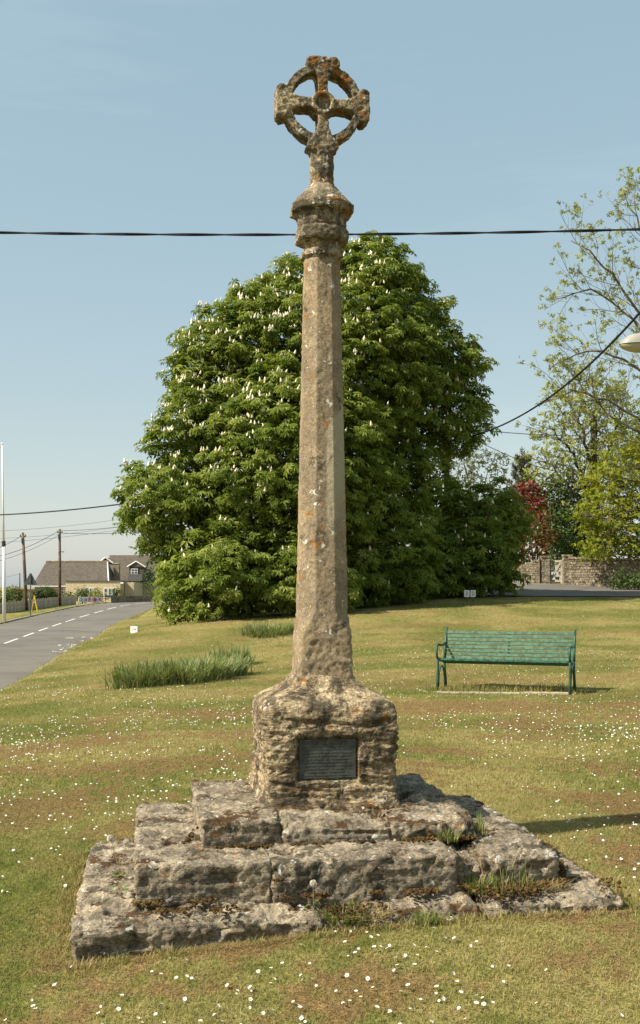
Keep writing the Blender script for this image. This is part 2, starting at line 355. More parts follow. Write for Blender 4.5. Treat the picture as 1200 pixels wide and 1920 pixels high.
# ---------------------------------------------------------------- terrain
MX, MY, MROT = 0.010, 6.25, math.radians(9.2)          # axis of the village cross
def to_local(x, y):
    dx, dy = x-MX, y-MY; c, s = math.cos(MROT), math.sin(MROT); return dx*c+dy*s, -dx*s+dy*c
def to_world(lx, ly):
    c, s = math.cos(MROT), math.sin(MROT); return MX+lx*c-ly*s, MY+lx*s+ly*c
ctrl = [W(600, 1920, 4), W(140, 1822, 4.78), W(1180, 1708, 5.2), W(620, 1748, 4.95), (-1.7, 6.4, .08), (1.75, 6.2, .06), (2.1, 7.3, .06), (0, 8, .14), (-3, 9, .06), (3, 9, .12),
        (0, 0, -.02), (-4, 0, -.2), (4, 0, .15), (-4, 5, -.15), (5, 5, .12), (0, -8, -.05), (9, -5, .5), (12, 8, .7),
        W(400, 1300, 15), W(240, 1290, 15.5), W(950, 1300, 14.9), W(1200, 1290, 15.5), W(400, 1255, 20), W(500, 1203, 27), W(0, 1327, 15), W(60, 1291, 18), W(180, 1223, 25),
        W(700, 1240, 20), W(1000, 1240, 20), W(700, 1190, 26), W(1000, 1200, 26), W(850, 1150, 31), W(1100, 1160, 31), W(1000, 1122, 38), W(1200, 1124, 38), W(650, 1145, 34), W(850, 1125, 36.5),
        W(450, 1160, 32), W(330, 1170, 30), W(252, 1191, 31), W(300, 1215, 25), W(450, 1200, 27), W(250, 1160, 45), (-8, 50, -.1), (0, 45, 1.0), (0, 60, 1.0), (-8, 75, -.4), (0, 90, .6),
        W(1100, 1112, 42), W(1060, 1098, 47.5), W(1200, 1104, 46), W(985, 1093, 48), (15, 60, 2.0), (25, 45, 2.3), (25, 25, 1.2), (30, 90, 2.2), (20, 10, 1.0),
        (-27, 95, -.6), (-27.5, 112, -.35), (-27, 120, -.45), (-33, 150, -.95), (-45, 120, -1.0), (-20, 160, -.6), (0, 150, .8), (40, 150, 2.5), (-50, 60, -1.3), (-40, 20, -1.3), (-25, 0, -1.2), (-30, 75, -.9), (-80, 250, -.9), (0, 250, .4), (90, 250, 2.0)]
ctrl = np.array([list(map(float, c)) for c in ctrl])
def tps(r2): return np.where(r2 > 0, .5*r2*np.log(np.maximum(r2, 1e-9)), 0)
_SC = 20.0
def _fit():
    P = ctrl[:, :2]/_SC; n = len(P); K = tps(((P[:, None]-P[None])**2).sum(2)) + np.eye(n)*.004
    A = np.zeros((n+3, n+3)); A[:n, :n] = K; A[:n, n] = 1; A[:n, n+1:] = P; A[n, :n] = 1; A[n+1:, :n] = P.T
    return np.linalg.solve(A, np.concatenate([ctrl[:, 2], [0, 0, 0]]))
_w = _fit()
def rbf(x, y):
    P = np.stack([x, y], 1)/_SC; out = np.empty(len(P)); C = ctrl[:, :2]/_SC
    for s in range(0, len(P), 20000):
        q = P[s:s+20000]; out[s:s+20000] = tps(((q[:, None]-C[None])**2).sum(2)) @ _w[:len(C)] + _w[-3] + q @ _w[-2:]
    return out
# road centre line: x, y, z
road_pts = np.array([(-8.6, -40, -1.0), (-9.4, -10, -1.12), (-9.9, 0, -1.15), (-10.7, 10, -1.17), (-12.2, 27, -1.18), (-14.1, 45, -1.18), (-15.3, 53, -1.18), (-16.4, 60.5, -1.2), (-17.5, 68, -1.19), (-18.5, 75.5, -1.16), (-19.3, 83, -1.1), (-19.9, 90.5, -.96),
                     (-20.2, 98, -.79), (-20.5, 105.5, -.61), (-20.6, 113, -.42), (-20.4, 121, -.30), (-19.6, 130, -.22), (-17.2, 141, -.15), (-12, 152, -.1), (-2, 162, .05), (12, 170, .4), (60, 190, 1.2)], float)
_t = np.concatenate([[0], np.cumsum(np.linalg.norm(np.diff(road_pts[:, :2], axis=0), axis=1))])
RL = np.arange(0, _t[-1], 1.0)
def _spl(k):
    c = np.interp(RL, _t, road_pts[:, k])
    for _ in range(3): c = np.convolve(np.pad(c, 3, mode='edge'), np.ones(7)/7, 'valid')
    return c
RC = np.stack([_spl(0), _spl(1), _spl(2)], 1)
RT = unit(np.gradient(RC[:, :2], axis=0)); RN = np.stack([RT[:, 1], -RT[:, 0]], 1)   # right-hand normal
RH = 4.4
def road_dist(x, y):
    P = np.stack([x, y], 1); d = np.full(len(P), 1e9); z = np.zeros(len(P)); side = np.zeros(len(P))
    C = RC[::2]; N = RN[::2]
    for s in range(0, len(P), 20000):
        q = P[s:s+20000]; D = ((q[:, None]-C[None, :, :2])**2).sum(2); k = D.argmin(1)
        v = q-C[k, :2]; side[s:s+20000] = (v*N[k]).sum(1); d[s:s+20000] = np.sqrt(D[np.arange(len(q)), k]); z[s:s+20000] = C[k, 2]
    return d, z, side
def ground(x, y, fine=True):
    x = np.atleast_1d(np.asarray(x, float)); y = np.atleast_1d(np.asarray(y, float))
    z = rbf(np.clip(x, -90, 95), np.clip(y, -30, 255)); far = sstep(120, 400, np.hypot(x, y-60)); z = z*(1-far)+(-.6)*far
    d, rz, side = road_dist(x, y)
    wr = np.where(side > 0, 1.9, 4.0); k = sstep(RH, RH+1, (d-RH)/wr+RH); z = (rz-.035+np.where(side < 0, .13*sstep(RH, RH+.2, d), 0))*(1-k)+z*k
    if fine: z = z + .012*fbm(n2(x*1.1, y*1.1), 3)*sstep(RH, RH+2, d)
    lx, ly = to_local(x, y)
    e = np.minimum(np.minimum(lx+1.27, 1.25-lx), np.minimum(ly+1.24, .35-ly)); z = z - .16*sstep(0, .10, e)
    return z
def gz(x, y): return float(ground(x, y)[0])
def lawn_maps(x, y):
    r = np.hypot(x-MX, (y-MY)); a = np.arctan2(y-MY, x-MX)
    near = fbm(n2(r*1.5+.5*pn(n2(x*.6, y*.6)), a*1.6, 3.0), 4); patch = fbm(n2(x*1.1, y*1.1, 7.), 4); tiny = fbm(n2(x*7, y*7, 1.), 3)
    far = fbm(n2((y*.97-x*.22)*.75, (x+.2*y)*.10, 5.), 4)
    k = sstep(9, 14, y); b = near*(1-k)+far*k
    dry = sstep(-.08+.10*k, .32+.12*k, .80*b+.35*patch+.38*tiny)*np.where(y > 14, .46, .84)
    st = .46+1.1*fbm(n2(x*.45, y*.45, 11.), 4)+.35*tiny*(1-k)+.6*far*k; st = np.clip(st, .08, .92)+.12*sstep(12, 24, y)
    lush = sstep(-.95, -1.5, x)*sstep(8.2, 5.5, y)*.75; st = np.clip(st-lush, 0, .95); dry = dry*(1-lush)
    return dry, st
ang = np.concatenate([np.linspace(-180, -60, 25)[:-1], np.linspace(-60, -19, 60)[:-1], np.linspace(-19, 19, 330), np.linspace(19, 60, 60)[1:], np.linspace(60, 180, 25)[1:-1]])
rad = np.concatenate([[.4, 1, 1.7, 2.4], np.geomspace(3, 60, 300), np.geomspace(62, 200, 60), np.geomspace(215, 4000, 22)])
A, Rr = np.meshgrid(np.radians(ang), rad); gx = (Rr*np.sin(A)).ravel(); gy = (Rr*np.cos(A)).ravel()
na, nr = len(ang), len(rad)
V = np.stack([gx, gy, ground(gx, gy)], 1)
i = np.arange(nr-1)[:, None]*na; j = np.arange(na)[None]; j2 = (j+1) % na
Q = np.stack([i+j, i+na+j, i+na+j2, i+j2], 2).reshape(-1, 4)
V = np.concatenate([V, [[0, 0, gz(0, 0)]]]); T0 = np.array([[len(V)-1, k, (k+1) % na] for k in range(na)])
dry, straw = lawn_maps(V[:, 0], V[:, 1])
grd = mesh_obj("lawn", V, [Q, T0], M['lawn'], None, smooth=True, attrs={"dry": dry, "straw": straw, "rnd": np.full(len(V), .3)})
tag(grd, "mown village green with dry clippings, falling towards the road", None, None, "structure")

# ---------------------------------------------------------------- road, kerb, markings, drive
def strip(C, N, offs, zoff):
    Vs = [np.concatenate([C[:, :2]+N*o, (C[:, 2]+z)[:, None]], 1) for o, z in zip(offs, zoff)]
    k = len(offs); V = np.stack(Vs, 1).reshape(-1, 3); i = np.arange(len(C)-1)[:, None]*k; j = np.arange(k-1)[None]
    return V, np.stack([i+j, i+j+1, i+k+j+1, i+k+j], 2).reshape(-1, 4)
V, Q = strip(RC, RN, [-RH, -3, -1.5, 0, 1.5, 3, RH], [-.03, 0, .02, .03, .02, 0, -.01])
road = tag(mesh_obj("road", V, Q, M['asphalt'], None, smooth=True), "grey asphalt road climbing left of the green and bending right", None, None, "structure")
V, Q = strip(RC, RN, [-RH-.16, -RH-.15, -RH, -RH+.001], [-.1, .085, .08, -.1]); mesh_obj("kerb", V, Q, M['kerb'], road)
s0 = float(np.interp(53.0, RC[:, 1], np.arange(len(RC))))
k = -6
while s0+k*7.5 < len(RC)-6 and k < 13:
    t = np.linspace(s0+k*7.5, s0+k*7.5+5.0, 6)
    C = np.stack([np.interp(t, np.arange(len(RC)), RC[:, q]) for q in range(3)], 1); N = unit(np.stack([np.interp(t, np.arange(len(RC)), RN[:, q]) for q in range(2)], 1))
    V, Q = strip(C, N, [-.065, .065], [.036, .036]); mesh_obj("road_marking", V, Q, M['paint'], road); k += 1
def patch_surface(name, outline_fn, nu, nv, mat_, zo, label):
    U, Vv = np.meshgrid(np.linspace(0, 1, nu), np.linspace(0, 1, nv)); x, y = outline_fn(U.ravel(), Vv.ravel())
    V = np.stack([x, y, ground(x, y, False)+zo], 1); i = np.arange(nv-1)[:, None]*nu; j = np.arange(nu-1)[None]
    return tag(mesh_obj(name, V, np.stack([i+j, i+j+1, i+nu+j+1, i+nu+j], 2).reshape(-1, 4), mat_, None, smooth=True), label, None, None, "structure")
def drv(u, v):
    x = -2+u*34; yn = 39.2+.25*np.sin(x*.7)-.05*(x-9)+np.where(x < 6, (6-x)*.15, 0); yf = 48.2-.10*(x-10)*(x > 10); return x, yn+(yf-yn)*v
patch_surface("driveway", drv, 120, 30, M['asphalt'], .03, "grey tarmac drive between the lawn and the stone wall")

# ---------------------------------------------------------------- village cross
cross = thing("village_cross", "tall weathered limestone wheel-head cross on three worn steps", "stone cross", (MX, MY, 0), MROT)
def loft(sec, zs, nth):
    th = np.arange(nth)*2*math.pi/nth; Vs = []
    for z in zs:
        r = sec(z, th); Vs.append(np.stack([r*np.cos(th), r*np.sin(th), np.full(nth, z)], 1))
    V = np.concatenate(Vs); n = len(zs); i = np.arange(n-1)[:, None]*nth; j = np.arange(nth)[None]; j2 = (j+1) % nth
    Q = np.stack([i+j, i+j2, i+nth+j2, i+nth+j], 2).reshape(-1, 4)
    c0, c1 = len(V), len(V)+1; V = np.concatenate([V, [[0, 0, zs[0]], [0, 0, zs[-1]]]])
    T = np.array([[c0, (k+1) % nth, k] for k in range(nth)] + [[c1, (n-1)*nth+k, (n-1)*nth+(k+1) % nth] for k in range(nth)])
    return V, Q, T
def vnormals(V, Q, T=None):
    N = np.zeros_like(V); P = [Q] + ([T] if T is not None else [])
    for f in P:
        n = np.cross(V[f[:, 1]]-V[f[:, 0]], V[f[:, -1]]-V[f[:, 0]])
        for c in range(f.shape[1]): np.add.at(N, f[:, c], n)
    return unit(N)
def chamf(s, c, th):
    a, b = np.abs(np.cos(th)), np.abs(np.sin(th)); return np.minimum(np.minimum(s/np.maximum(a, 1e-6), s/np.maximum(b, 1e-6)), (2*s-c)/(a+b))
# shaft: square foot with broach stops, octagonal above
KZ = lambda z: 1.09+(z-1.09)*.987
ZS0, ZS1 = 1.07, 3.50
def sec_shaft(z, th):
    t = (z-1.07)/(3.5-1.07); s = .155+(.099-.155)*t - .006*sstep(1.1, 1.5, z)*(1-t); c = s*(.10+.486*float(sstep(1.30, 1.50, z)))
    return chamf(s, c, th)
V, Q, T = loft(sec_shaft, np.arange(ZS0, ZS1, .011), 112); N = vnormals(V, Q, T)
low = 1-sstep(1.25, 1.7, V[:, 2])
V = V + N*((.0028+.003*low)*fbm(V*30, 4, .65)+(.0015+.004*low)*fbm(V*7, 2)-(.003+.002*low)*np.clip(pn(V*40)-.25, 0, 1)*2)[:, None]
V[:, 2] = KZ(V[:, 2]); mesh_obj("shaft", V, [Q, T], M['shaft'], cross, smooth=True)
# moulded capital
prof = np.array([(3.47, .096), (3.498, .098), (3.506, .115), (3.526, .117), (3.534, .100), (3.565, .097), (3.582, .112), (3.592, .140), (3.605, .146), (3.655, .145), (3.664, .136), (3.672, .128), (3.680, .133), (3.72, .136), (3.738, .142), (3.748, .150), (3.754, .166), (3.762, .173), (3.800, .173), (3.806, .168), (3.925, .066)])
zs = np.arange(3.47, 3.925, .004)
def sec_cap(z, th):
    s = np.interp(z, prof[:, 0], prof[:, 1]); m = (th+math.pi/8) % (math.pi/4)-math.pi/8; rnd = s*1.02
    return np.minimum(s/np.cos(m), s*1.075)
V, Q, T = loft(sec_cap, zs, 128); N = vnormals(V, Q, T)
V = V+N*(.0038*fbm(V*34, 4, .65)+.0025*fbm(V*9, 2))[:, None]; V[:, 2] = KZ(V[:, 2]); mesh_obj("capital", V, [Q, T], M['head'], cross, smooth=True)
# wheel head by voxel remesh of its solids
ZC = 4.385
hb = MB()
n = 72; th = np.arange(n)*2*math.pi/n
def ringmesh(ro, ri, h):
    a = [np.stack([r*np.cos(th), np.full(n, y), ZC+r*np.sin(th)], 1) for r, y in ((ro, -h), (ro, h), (ri, h), (ri, -h))]
    V = np.concatenate(a); Q = [[q*n+k, q*n+(k+1) % n, ((q+1) % 4)*n+(k+1) % n, ((q+1) % 4)*n+k] for q in range(4) for k in range(n)]; return V, Q
V, Q = ringmesh(.229, .184, .052); hb.add(V, Q)
arm = [(0, .034), (.09, .027), (.14, .031), (.175, .043), (.20, .064), (.217, .090), (.228, .098), (.250, .094), (.268, .078)]
for a in range(4):
    ca, sa = math.cos(a*math.pi/2), math.sin(a*math.pi/2)
    pr = arm if a != 3 else [(0, .034), (.09, .027), (.14, .033), (.19, .053), (.22, .080), (.238, .093), (.252, .090), (.262, .070), (.275, .066)]
    out = [(r, w) for r, w in pr] + [(r, -w) for r, w in pr[::-1]]
    hb.prism([(ca*r-sa*w, ZC+sa*r+ca*w) for r, w in out], 1, -.062, .062)
oc = [(math.cos(t)*.072, math.sin(t)*.072) for t in np.arange(8)*math.pi/4+math.pi/8]
hb.prism(oc, 2, 3.90, 4.14)
bo = [(math.cos(t)*.066, ZC+math.sin(t)*.066) for t in np.arange(24)*2*math.pi/24]; hb.prism(bo, 1, -.074, .074)
tmp = bpy.data.objects.new("tmp", hb.mesh("tmp")); col.objects.link(tmp)
rm = tmp.modifiers.new("r", 'REMESH'); rm.mode = 'VOXEL'; rm.voxel_size = .0052
dg = bpy.context.evaluated_depsgraph_get(); me = bpy.data.meshes.new_from_object(tmp.evaluated_get(dg)); bpy.data.objects.remove(tmp)
nv = len(me.vertices); V = np.empty(nv*3, np.float32); me.vertices.foreach_get("co", V); V = V.reshape(-1, 3).astype(float)
Nn = np.empty(nv*3, np.float32); me.vertices.foreach_get("normal", Nn); Nn = Nn.reshape(-1, 3)
rho = np.hypot(V[:, 0], V[:, 2]-ZC)
for sgn in (-1, 1):
    k = (V[:, 1]*sgn > .05); V[k, 1] += -sgn*.034*(1-sstep(.036, .047, rho[k]))
V = V+Nn*(.0042*fbm(V*32, 4, .65)+.0025*fbm(V*9, 2)-.001)[:, None]
V[:, 2] = KZ(V[:, 2]); me.vertices.foreach_set("co", np.ascontiguousarray(V, np.float32).ravel()); me.polygons.foreach_set("use_smooth", np.ones(len(me.polygons), bool)); me.update(); me.name = "cross_head"
me.materials.clear(); obj("cross_head", me, M['head'], cross)
# socket stone
zt = np.array([(.36, .40), (.41, .385), (.45, .372), (.55, .366), (.70, .368), (.82, .374), (.90, .376), (.935, .370), (.958, .358), (.975, .340), (.988, .315), (1.0, .285), (1.025, .245), (1.05, .210), (1.08, .180), (1.10, .165)])
def sec_sock(z, th):
    s = np.interp(z, zt[:, 0], zt[:, 1]); e = 16-11*float(sstep(.92, 1.05, z))
    return s*(np.abs(np.cos(th))**e+np.abs(np.sin(th))**e)**(-1/e)
V, Q, T = loft(sec_sock, np.arange(.36, 1.10, .0085), 380); N = vnormals(V, Q, T); N0 = N.copy()
side = 1-np.abs(N[:, 2]); body = sstep(.42, .5, V[:, 2])*(1-sstep(.84, .93, V[:, 2]))
st = fbm(np.stack([V[:, 0]*3.2, V[:, 1]*3.2, V[:, 2]*40+V[:, 0]*5], 1), 4, .65)
V = V+N*((.008*fbm(V*14, 4, .65)+.014*fbm(V*3.1, 2)) + body*(.012*st-.006*np.abs(st)+.004*fbm(V*20+3, 4, .65)) + (1-body)*.012*fbm(V*7+5, 3))[:, None]
# bedding crack under the shoulder, bright ledge below the plaque
V[:, 1] += np.where((V[:, 1] < -.25), .016*np.exp(-((V[:, 2]-.85-.03*pn(n2(V[:, 0]*5, V[:, 2]*0)))/.012)**2)*sstep(-.1, .3, pn(n2(V[:, 0]*6+4, V[:, 2]*0))), 0)
PXc, PZc, PW, PH = -.025, .672, .158, .108
inr = (1-sstep(PW+.004, PW+.014, np.abs(V[:, 0]-PXc)))*(1-sstep(PH+.004, PH+.014, np.abs(V[:, 2]-PZc)))*(V[:, 1] < -.2)
V[:, 1] = V[:, 1]*(1-inr)+(-.338)*inr
sock = mesh_obj("socket_stone", V, [Q, T], M['socket'], cross, smooth=True)
plq = MB().box((PXc, -.344, PZc), (PW-.003, .008, PH-.003)).build("plaque", M['bronze'], sock)
lt = MB(); r0 = random.Random(3)
for row in range(11):   # worn raised lettering, not readable any more
    zz = PZc+PH-.02-row*.0175; x = PXc-PW+.022+r0.random()*.02; xe = PXc+PW-.022-r0.random()*.02
    hgt = .0085 if row == 0 else .005
    if row == 0: x += .06; xe -= .06
    while x < xe:
        w = r0.choice([.003, .004, .0055]) * (1.6 if row == 0 else 1); 
        if r0.random() > .16: lt.box((x+w/2, -.3525, zz), (w/2, .0012, hgt*r0.uniform(.6, 1)))
        x += w+.0022
lt.box((PXc, -.3525, PZc+PH-.007), (PW-.006, .0012, .0015)); lt.box((PXc, -.3525, PZc-PH+.007), (PW-.006, .0012, .0015))
lt.box((PXc-PW+.008, -.3525, PZc), (.0015, .0012, PH-.006)); lt.box((PXc+PW-.008, -.3525, PZc), (.0015, .0012, PH-.006))
tag(lt.build("worn_lettering", M['bronze_letter'], cross and sock), None)

def stone(name, cr, z0, ztop, mat_, r=.03, res=.018, rough=1.0, strata=.5, seed=0, under=0.0, parent=cross):
    """irregular block: cr = plan corners (front-left, front-right, back-right, back-left); ztop per corner"""
    cr = np.array(cr, float); ztop = np.broadcast_to(np.asarray(ztop, float), (4,))
    lx = np.linalg.norm(cr[1]-cr[0]); ly = np.linalg.norm(cr[3]-cr[0]); lz = ztop.mean()-z0
    nx, ny, nz = [max(3, int(l/res)) for l in (lx, ly, lz)]
    bm = bmesh.new(); g = {}
    def vert(i, j, k):
        q = (i, j, k)
        if q not in g: g[q] = bm.verts.new((i/nx*2-1, j/ny*2-1, k/nz*2-1))
        return g[q]
    for k in (0, nz):
        if k == 0: continue
        for i in range(nx):
            for j in range(ny): bm.faces.new([vert(i, j, k), vert(i+1, j, k), vert(i+1, j+1, k), vert(i, j+1, k)])
    for j in (0, ny):
        for i in range(nx):
            for k in range(nz):
                f = [vert(i, j, k), vert(i+1, j, k), vert(i+1, j, k+1), vert(i, j, k+1)]; bm.faces.new(f if j == 0 else f[::-1])
    for i in (0, nx):
        for j in range(ny):
            for k in range(nz):
                f = [vert(i, j+1, k), vert(i, j, k), vert(i, j, k+1), vert(i, j+1, k+1)]; bm.faces.new(f if i == 0 else f[::-1])
    bm.faces.new([vert(0, 0, 0), vert(0, ny, 0), vert(nx, ny, 0), vert(nx, 0, 0)]) if False else None
    me = bpy.data.meshes.new(name); bm.to_mesh(me); bm.free()
    n = len(me.vertices); U = np.empty(n*3, np.float32); me.vertices.foreach_get("co", U); U = U.reshape(-1, 3).astype(float)
    h = np.array([lx, ly, lz])/2; P = U*h
    lim = np.maximum(h-r, h*.2); qv = np.clip(P, -lim, lim); qv[:, 2] = np.maximum(qv[:, 2], np.minimum(P[:, 2], lim[2]))
    dd = P-qv; L = np.linalg.norm(dd, axis=1); Nrm = unit(np.where(L[:, None] > 1e-6, dd, np.sign(U)*(np.abs(U) > .999)))
    over = np.minimum(L, r); P = qv+unit(dd)*over[:, None]; U2 = P/h
    u, v = (U2[:, 0]+1)/2, (U2[:, 1]+1)/2; w = (U2[:, 2]+1)/2
    cxy = cr[0]*((1-u)*(1-v))[:, None]+cr[1]*(u*(1-v))[:, None]+cr[2]*(u*v)[:, None]+cr[3]*((1-u)*v)[:, None]
    zt_ = ztop[0]*(1-u)*(1-v)+ztop[1]*u*(1-v)+ztop[2]*u*v+ztop[3]*(1-u)*v
    V = np.concatenate([cxy, (z0+(zt_-z0)*w)[:, None]], 1)
    sd = np.array([seed*3.7, seed*1.3, seed*7.1]); E = V+sd
    sf = np.abs(Nrm[:, 2]) < .6
    stt = fbm(np.stack([E[:, 0]*2.5, E[:, 1]*2.5, E[:, 2]*48+E[:, 0]*2], 1), 4, .65)
    dsp = rough*(.0075*fbm(E*26, 4, .72)+.004*fbm(E*4.2, 3)-.008*np.clip(pn(E*13)-.2, 0, 1)) + np.where(sf, strata*.009*stt, .004*fbm(E*np.array([6, 30, 6]), 3))
    edge = (over > r*.5) & (w > .6); dsp = dsp - np.where(edge, rough*.045*np.clip(fbm(E*6.5, 3)-.12, 0, .5), 0)
    V = V+Nrm*dsp[:, None]
    if under: V[:, :2] += (Nrm[:, :2]*(-under*np.clip(1-w, 0, 1)[:, None]**1.5))*(np.abs(Nrm[:, 2]) < .6)[:, None]
    me.vertices.foreach_set("co", np.ascontiguousarray(V, np.float32).ravel()); me.polygons.foreach_set("use_smooth", np.ones(len(me.polygons), bool)); me.update()
    return obj(name, me, mat_, parent)
def rect(x0, x1, y0, y1, j=.012, s=0):
    q = random.Random(s*31+5); return [(x+q.uniform(-j, j), y+q.uniform(-j, j)) for x, y in ((x0, y0), (x1, y0), (x1, y1), (x0, y1))]
S = 'step_stone'
# bottom step
stone(S, [(-1.335, -1.275), (-.17, -1.20), (-.13, -.80), (-1.32, -.82)], -.16, [.10, .07, .13, .145], M['step'], .045, .015, 1.7, .9, 1, .05)
stone(S, [(.0, -1.16), (.57, -1.21), (.58, -.82), (.0, -.84)], -.14, [.075, .085, .135, .135], M['step'], .05, .015, 1.5, .6, 2)
stone(S, [(.60, -1.21), (1.275, -1.235), (1.275, -.80), (.60, -.84)], -.12, [.09, .115, .15, .14], M['step'], .04, .015, 1.3, .7, 3, .02)
stone(S, [(-1.32, -.80), (-.85, -.80), (-.85, .18), (-1.30, .16)], -.12, [.145, .145, .15, .15], M['step'], .04, .018, 1.3, .5, 4)
stone(S, [(.92, -.78), (1.28, -.77), (1.30, .30), (.92, .30)], -.10, [.12, .12, .15, .15], M['step'], .035, .018, 1.2, .5, 5)
stone('mortar_bed', [(-1.2, -1.13), (1.2, -1.13), (1.2, .40), (-1.2, .40)], -.1, [.06, .07, .12, .12], M['mortar'], .05, .03, 1.5, .3, 6)
# middle step
stone(S, [(-1.045, -1.035), (-.405, -1.03), (-.41, .49), (-1.05, .50)], .06, [.305, .30, .30, .305], M['step'], .016, .013, 1.0, .6, 7, .012)
stone(S, [(-.412, -1.035), (.512, -1.03), (.50, -.45), (-.41, -.45)], .06, [.298, .30, .305, .30], M['step'], .02, .013, 1.1, .6, 8, .015)
stone(S, [(.515, -.985), (.655, -.975), (.66, -.5), (.515, -.5)], .05, [.245, .235, .29, .29], M['step'], .05, .015, 1.8, .4, 9)
stone(S, [(.665, -1.03), (1.04, -1.02), (1.04, -.50), (.67, -.50)], .05, [.285, .295, .30, .29], M['step'], .04, .014, 1.7, .8, 10, .03)
stone(S, [(.45, -.49), (1.03, -.49), (1.03, .52), (.45, .52)], .05, [.292, .297, .30, .295], M['step'], .03, .018, 1.0, .5, 11)
stone('mortar_bed', [(-.42, -.5), (.5, -.5), (.5, .5), (-.42, .5)], .05, .285, M['mortar'], .03, .035, 1., .3, 12)
# top step
stone(S, [(-.72, -.715), (-.315, -.70), (-.31, .43), (-.725, .44)], .27, [.432, .425, .43, .44], M['step'], .014, .013, .9, .7, 13, .01)
stone(S, [(-.32, -.705), (.25, -.70), (.25, -.30), (-.30, -.30)], .27, [.395, .375, .425, .425], M['step'], .03, .012, 1.2, .8, 14)
stone(S, [(.245, -.705), (.705, -.685), (.70, -.28), (.26, -.30)], .27, [.38, .405, .425, .42], M['step'], .028, .012, 1.3, .9, 15)
stone(S, [(.33, -.27), (.70, -.27), (.69, .45), (.33, .45)], .27, [.425, .43, .45, .43], M['step'], .05, .015, 1.6, .9, 16)
stone('mortar_bed', [(-.33, -.36), (.35, -.36), (.35, .43), (-.33, .43)], .27, [.41, .405, .41, .41], M['mortar'], .03, .02, 1.0, .3, 17)
for jx, y0, y1, za, zb_ in ((-.411, -1.012, -.6, .08, .288), (.512, -1.005, -.6, .08, .262), (-.316, -.688, -.4, .28, .405), (.250, -.688, -.4, .28, .375), (.662, -1.0, -.6, .08, .262)):
    stone('joint_mortar', [(jx-.03, y0), (jx+.03, y0), (jx+.03, y1), (jx-.03, y1)], za, zb_, M['mortar'], .01, .014, .8, .2, int(jx*100))
# mortar fillet round the socket foot
stone('mortar_fillet', [(-.46, -.42), (.42, -.43), (.42, .40), (-.47, .40)], .36, [.425, .415, .42, .425], M['mortar'], .05, .014, 1.2, .3, 18)

# moss cushions on ledges
mV = []; mR = []; ico = bmesh.new(); bmesh.ops.create_icosphere(ico, subdivisions=1, radius=1); iv = np.array([v.co[:] for v in ico.verts]); iF = np.array([[v.index for v in f.verts] for f in ico.faces]); ico.free()
pts = []
def mossline(x0, y0, x1, y1, z, n, sp, clump=.35):
    t = rng.random(n); keep = pn(n2(t*9+x0*7, t*0+y0*5)) > -clump*0+.0
    x = x0+(x1-x0)*t+rng.normal(0, sp*.3, n); y = y0+(y1-y0)*t-np.abs(rng.normal(0, sp, n))
    pts.append(np.stack([x, y, np.full(n, z)], 1)[keep])
mossline(-1.05, -1.035, .5, -1.035, .140, 700, .03); mossline(.5, -1.0, 1.05, -1.02, .147, 300, .05)
mossline(-.72, -.71, .70, -.70, .305, 420, .02); mossline(.30, -.70, .72, -.69, .31, 160, .05)
mossline(-.40, -1.05, -.36, -1.045, .22, 60, .01); mossline(-.2, -1.1, .1, -1.1, .10, 160, .07); mossline(.6, -1.05, 1.2, -1.1, .138, 200, .07)
mossline(-.80, -.62, -.72, -.2, .31, 40, .03); mossline(.15, -.46, .32, -.46, .425, 50, .025)
mossline(.62, -1.03, 1.25, -1.03, .148, 900, .10); mossline(1.05, -.95, 1.25, -.2, .15, 500, .05); mossline(-.95, -1.12, -.6, -1.12, .128, 200, .05)
pts = np.concatenate(pts); n = len(pts)
sz = np.stack([rng.uniform(.004, .013, n), rng.uniform(.004, .012, n), rng.uniform(.003, .008, n)], 1)
V = scatter(iv, pts, frames(np.tile([[0, 0, 1.]], (n, 1))+rng.normal(0, .25, (n, 3)), rng.random(n)*6.28), sz); V += .0025*rng.normal(size=V.shape)
mo = mesh_obj("moss", V, rep_faces(iF, len(iv), n), M['moss'], None, (MX, MY, 0), False, {"rnd": np.repeat(np.clip(.25+.6*rng.random(n)**2+.3*pn(pts*3), 0, 1), len(iv))}, (0, 0, MROT))
tag(mo, "rusty brown moss cushions along the ledges of the worn steps", "moss", None, "stuff")

# ---------------------------------------------------------------- lawn grass
def blades(n_pts, hgt, wid, lean, xy, extra=None):
    n = len(xy); z = ground(xy[:, 0], xy[:, 1]); a = rng.random(n)*2*math.pi
    h = hgt*rng.uniform(.4, 1.4, n); l = lean*rng.uniform(.2, 1.6, n); d, s = lawn_maps(xy[:, 0], xy[:, 1])
    h = h*(1-.55*d); l = l+.6*d*hgt
    ca, sa = np.cos(a), np.sin(a); w = wid*rng.uniform(.7, 1.3, n)
    B = np.stack([xy[:, 0], xy[:, 1], z-.004], 1)
    V = np.zeros((n, 5, 3)); px = np.stack([-sa, ca, np.zeros(n)], 1)*w[:, None]; dr = np.stack([ca, sa, np.zeros(n)], 1)
    up = np.array([0, 0, 1.])
    V[:, 0] = B-px; V[:, 1] = B+px
    mid = B+dr*(l*.35)[:, None]+up*(h*.62)[:, None]; V[:, 2] = mid+px*.8; V[:, 3] = mid-px*.8
    V[:, 4] = B+dr*l[:, None]+up*h[:, None]
    k = np.arange(n)[:, None]*5; Q = k+np.array([[0, 1, 2, 3]]); T = k+np.array([[3, 2, 4]])
    at = {"dry": np.repeat(np.clip(d+rng.normal(0, .12, n), 0, 1), 5), "straw": np.repeat(np.clip(s+rng.normal(0, .2, n), 0, 1), 5), "rnd": np.repeat(rng.random(n), 5)}
    return V.reshape(-1, 3), Q, T, at
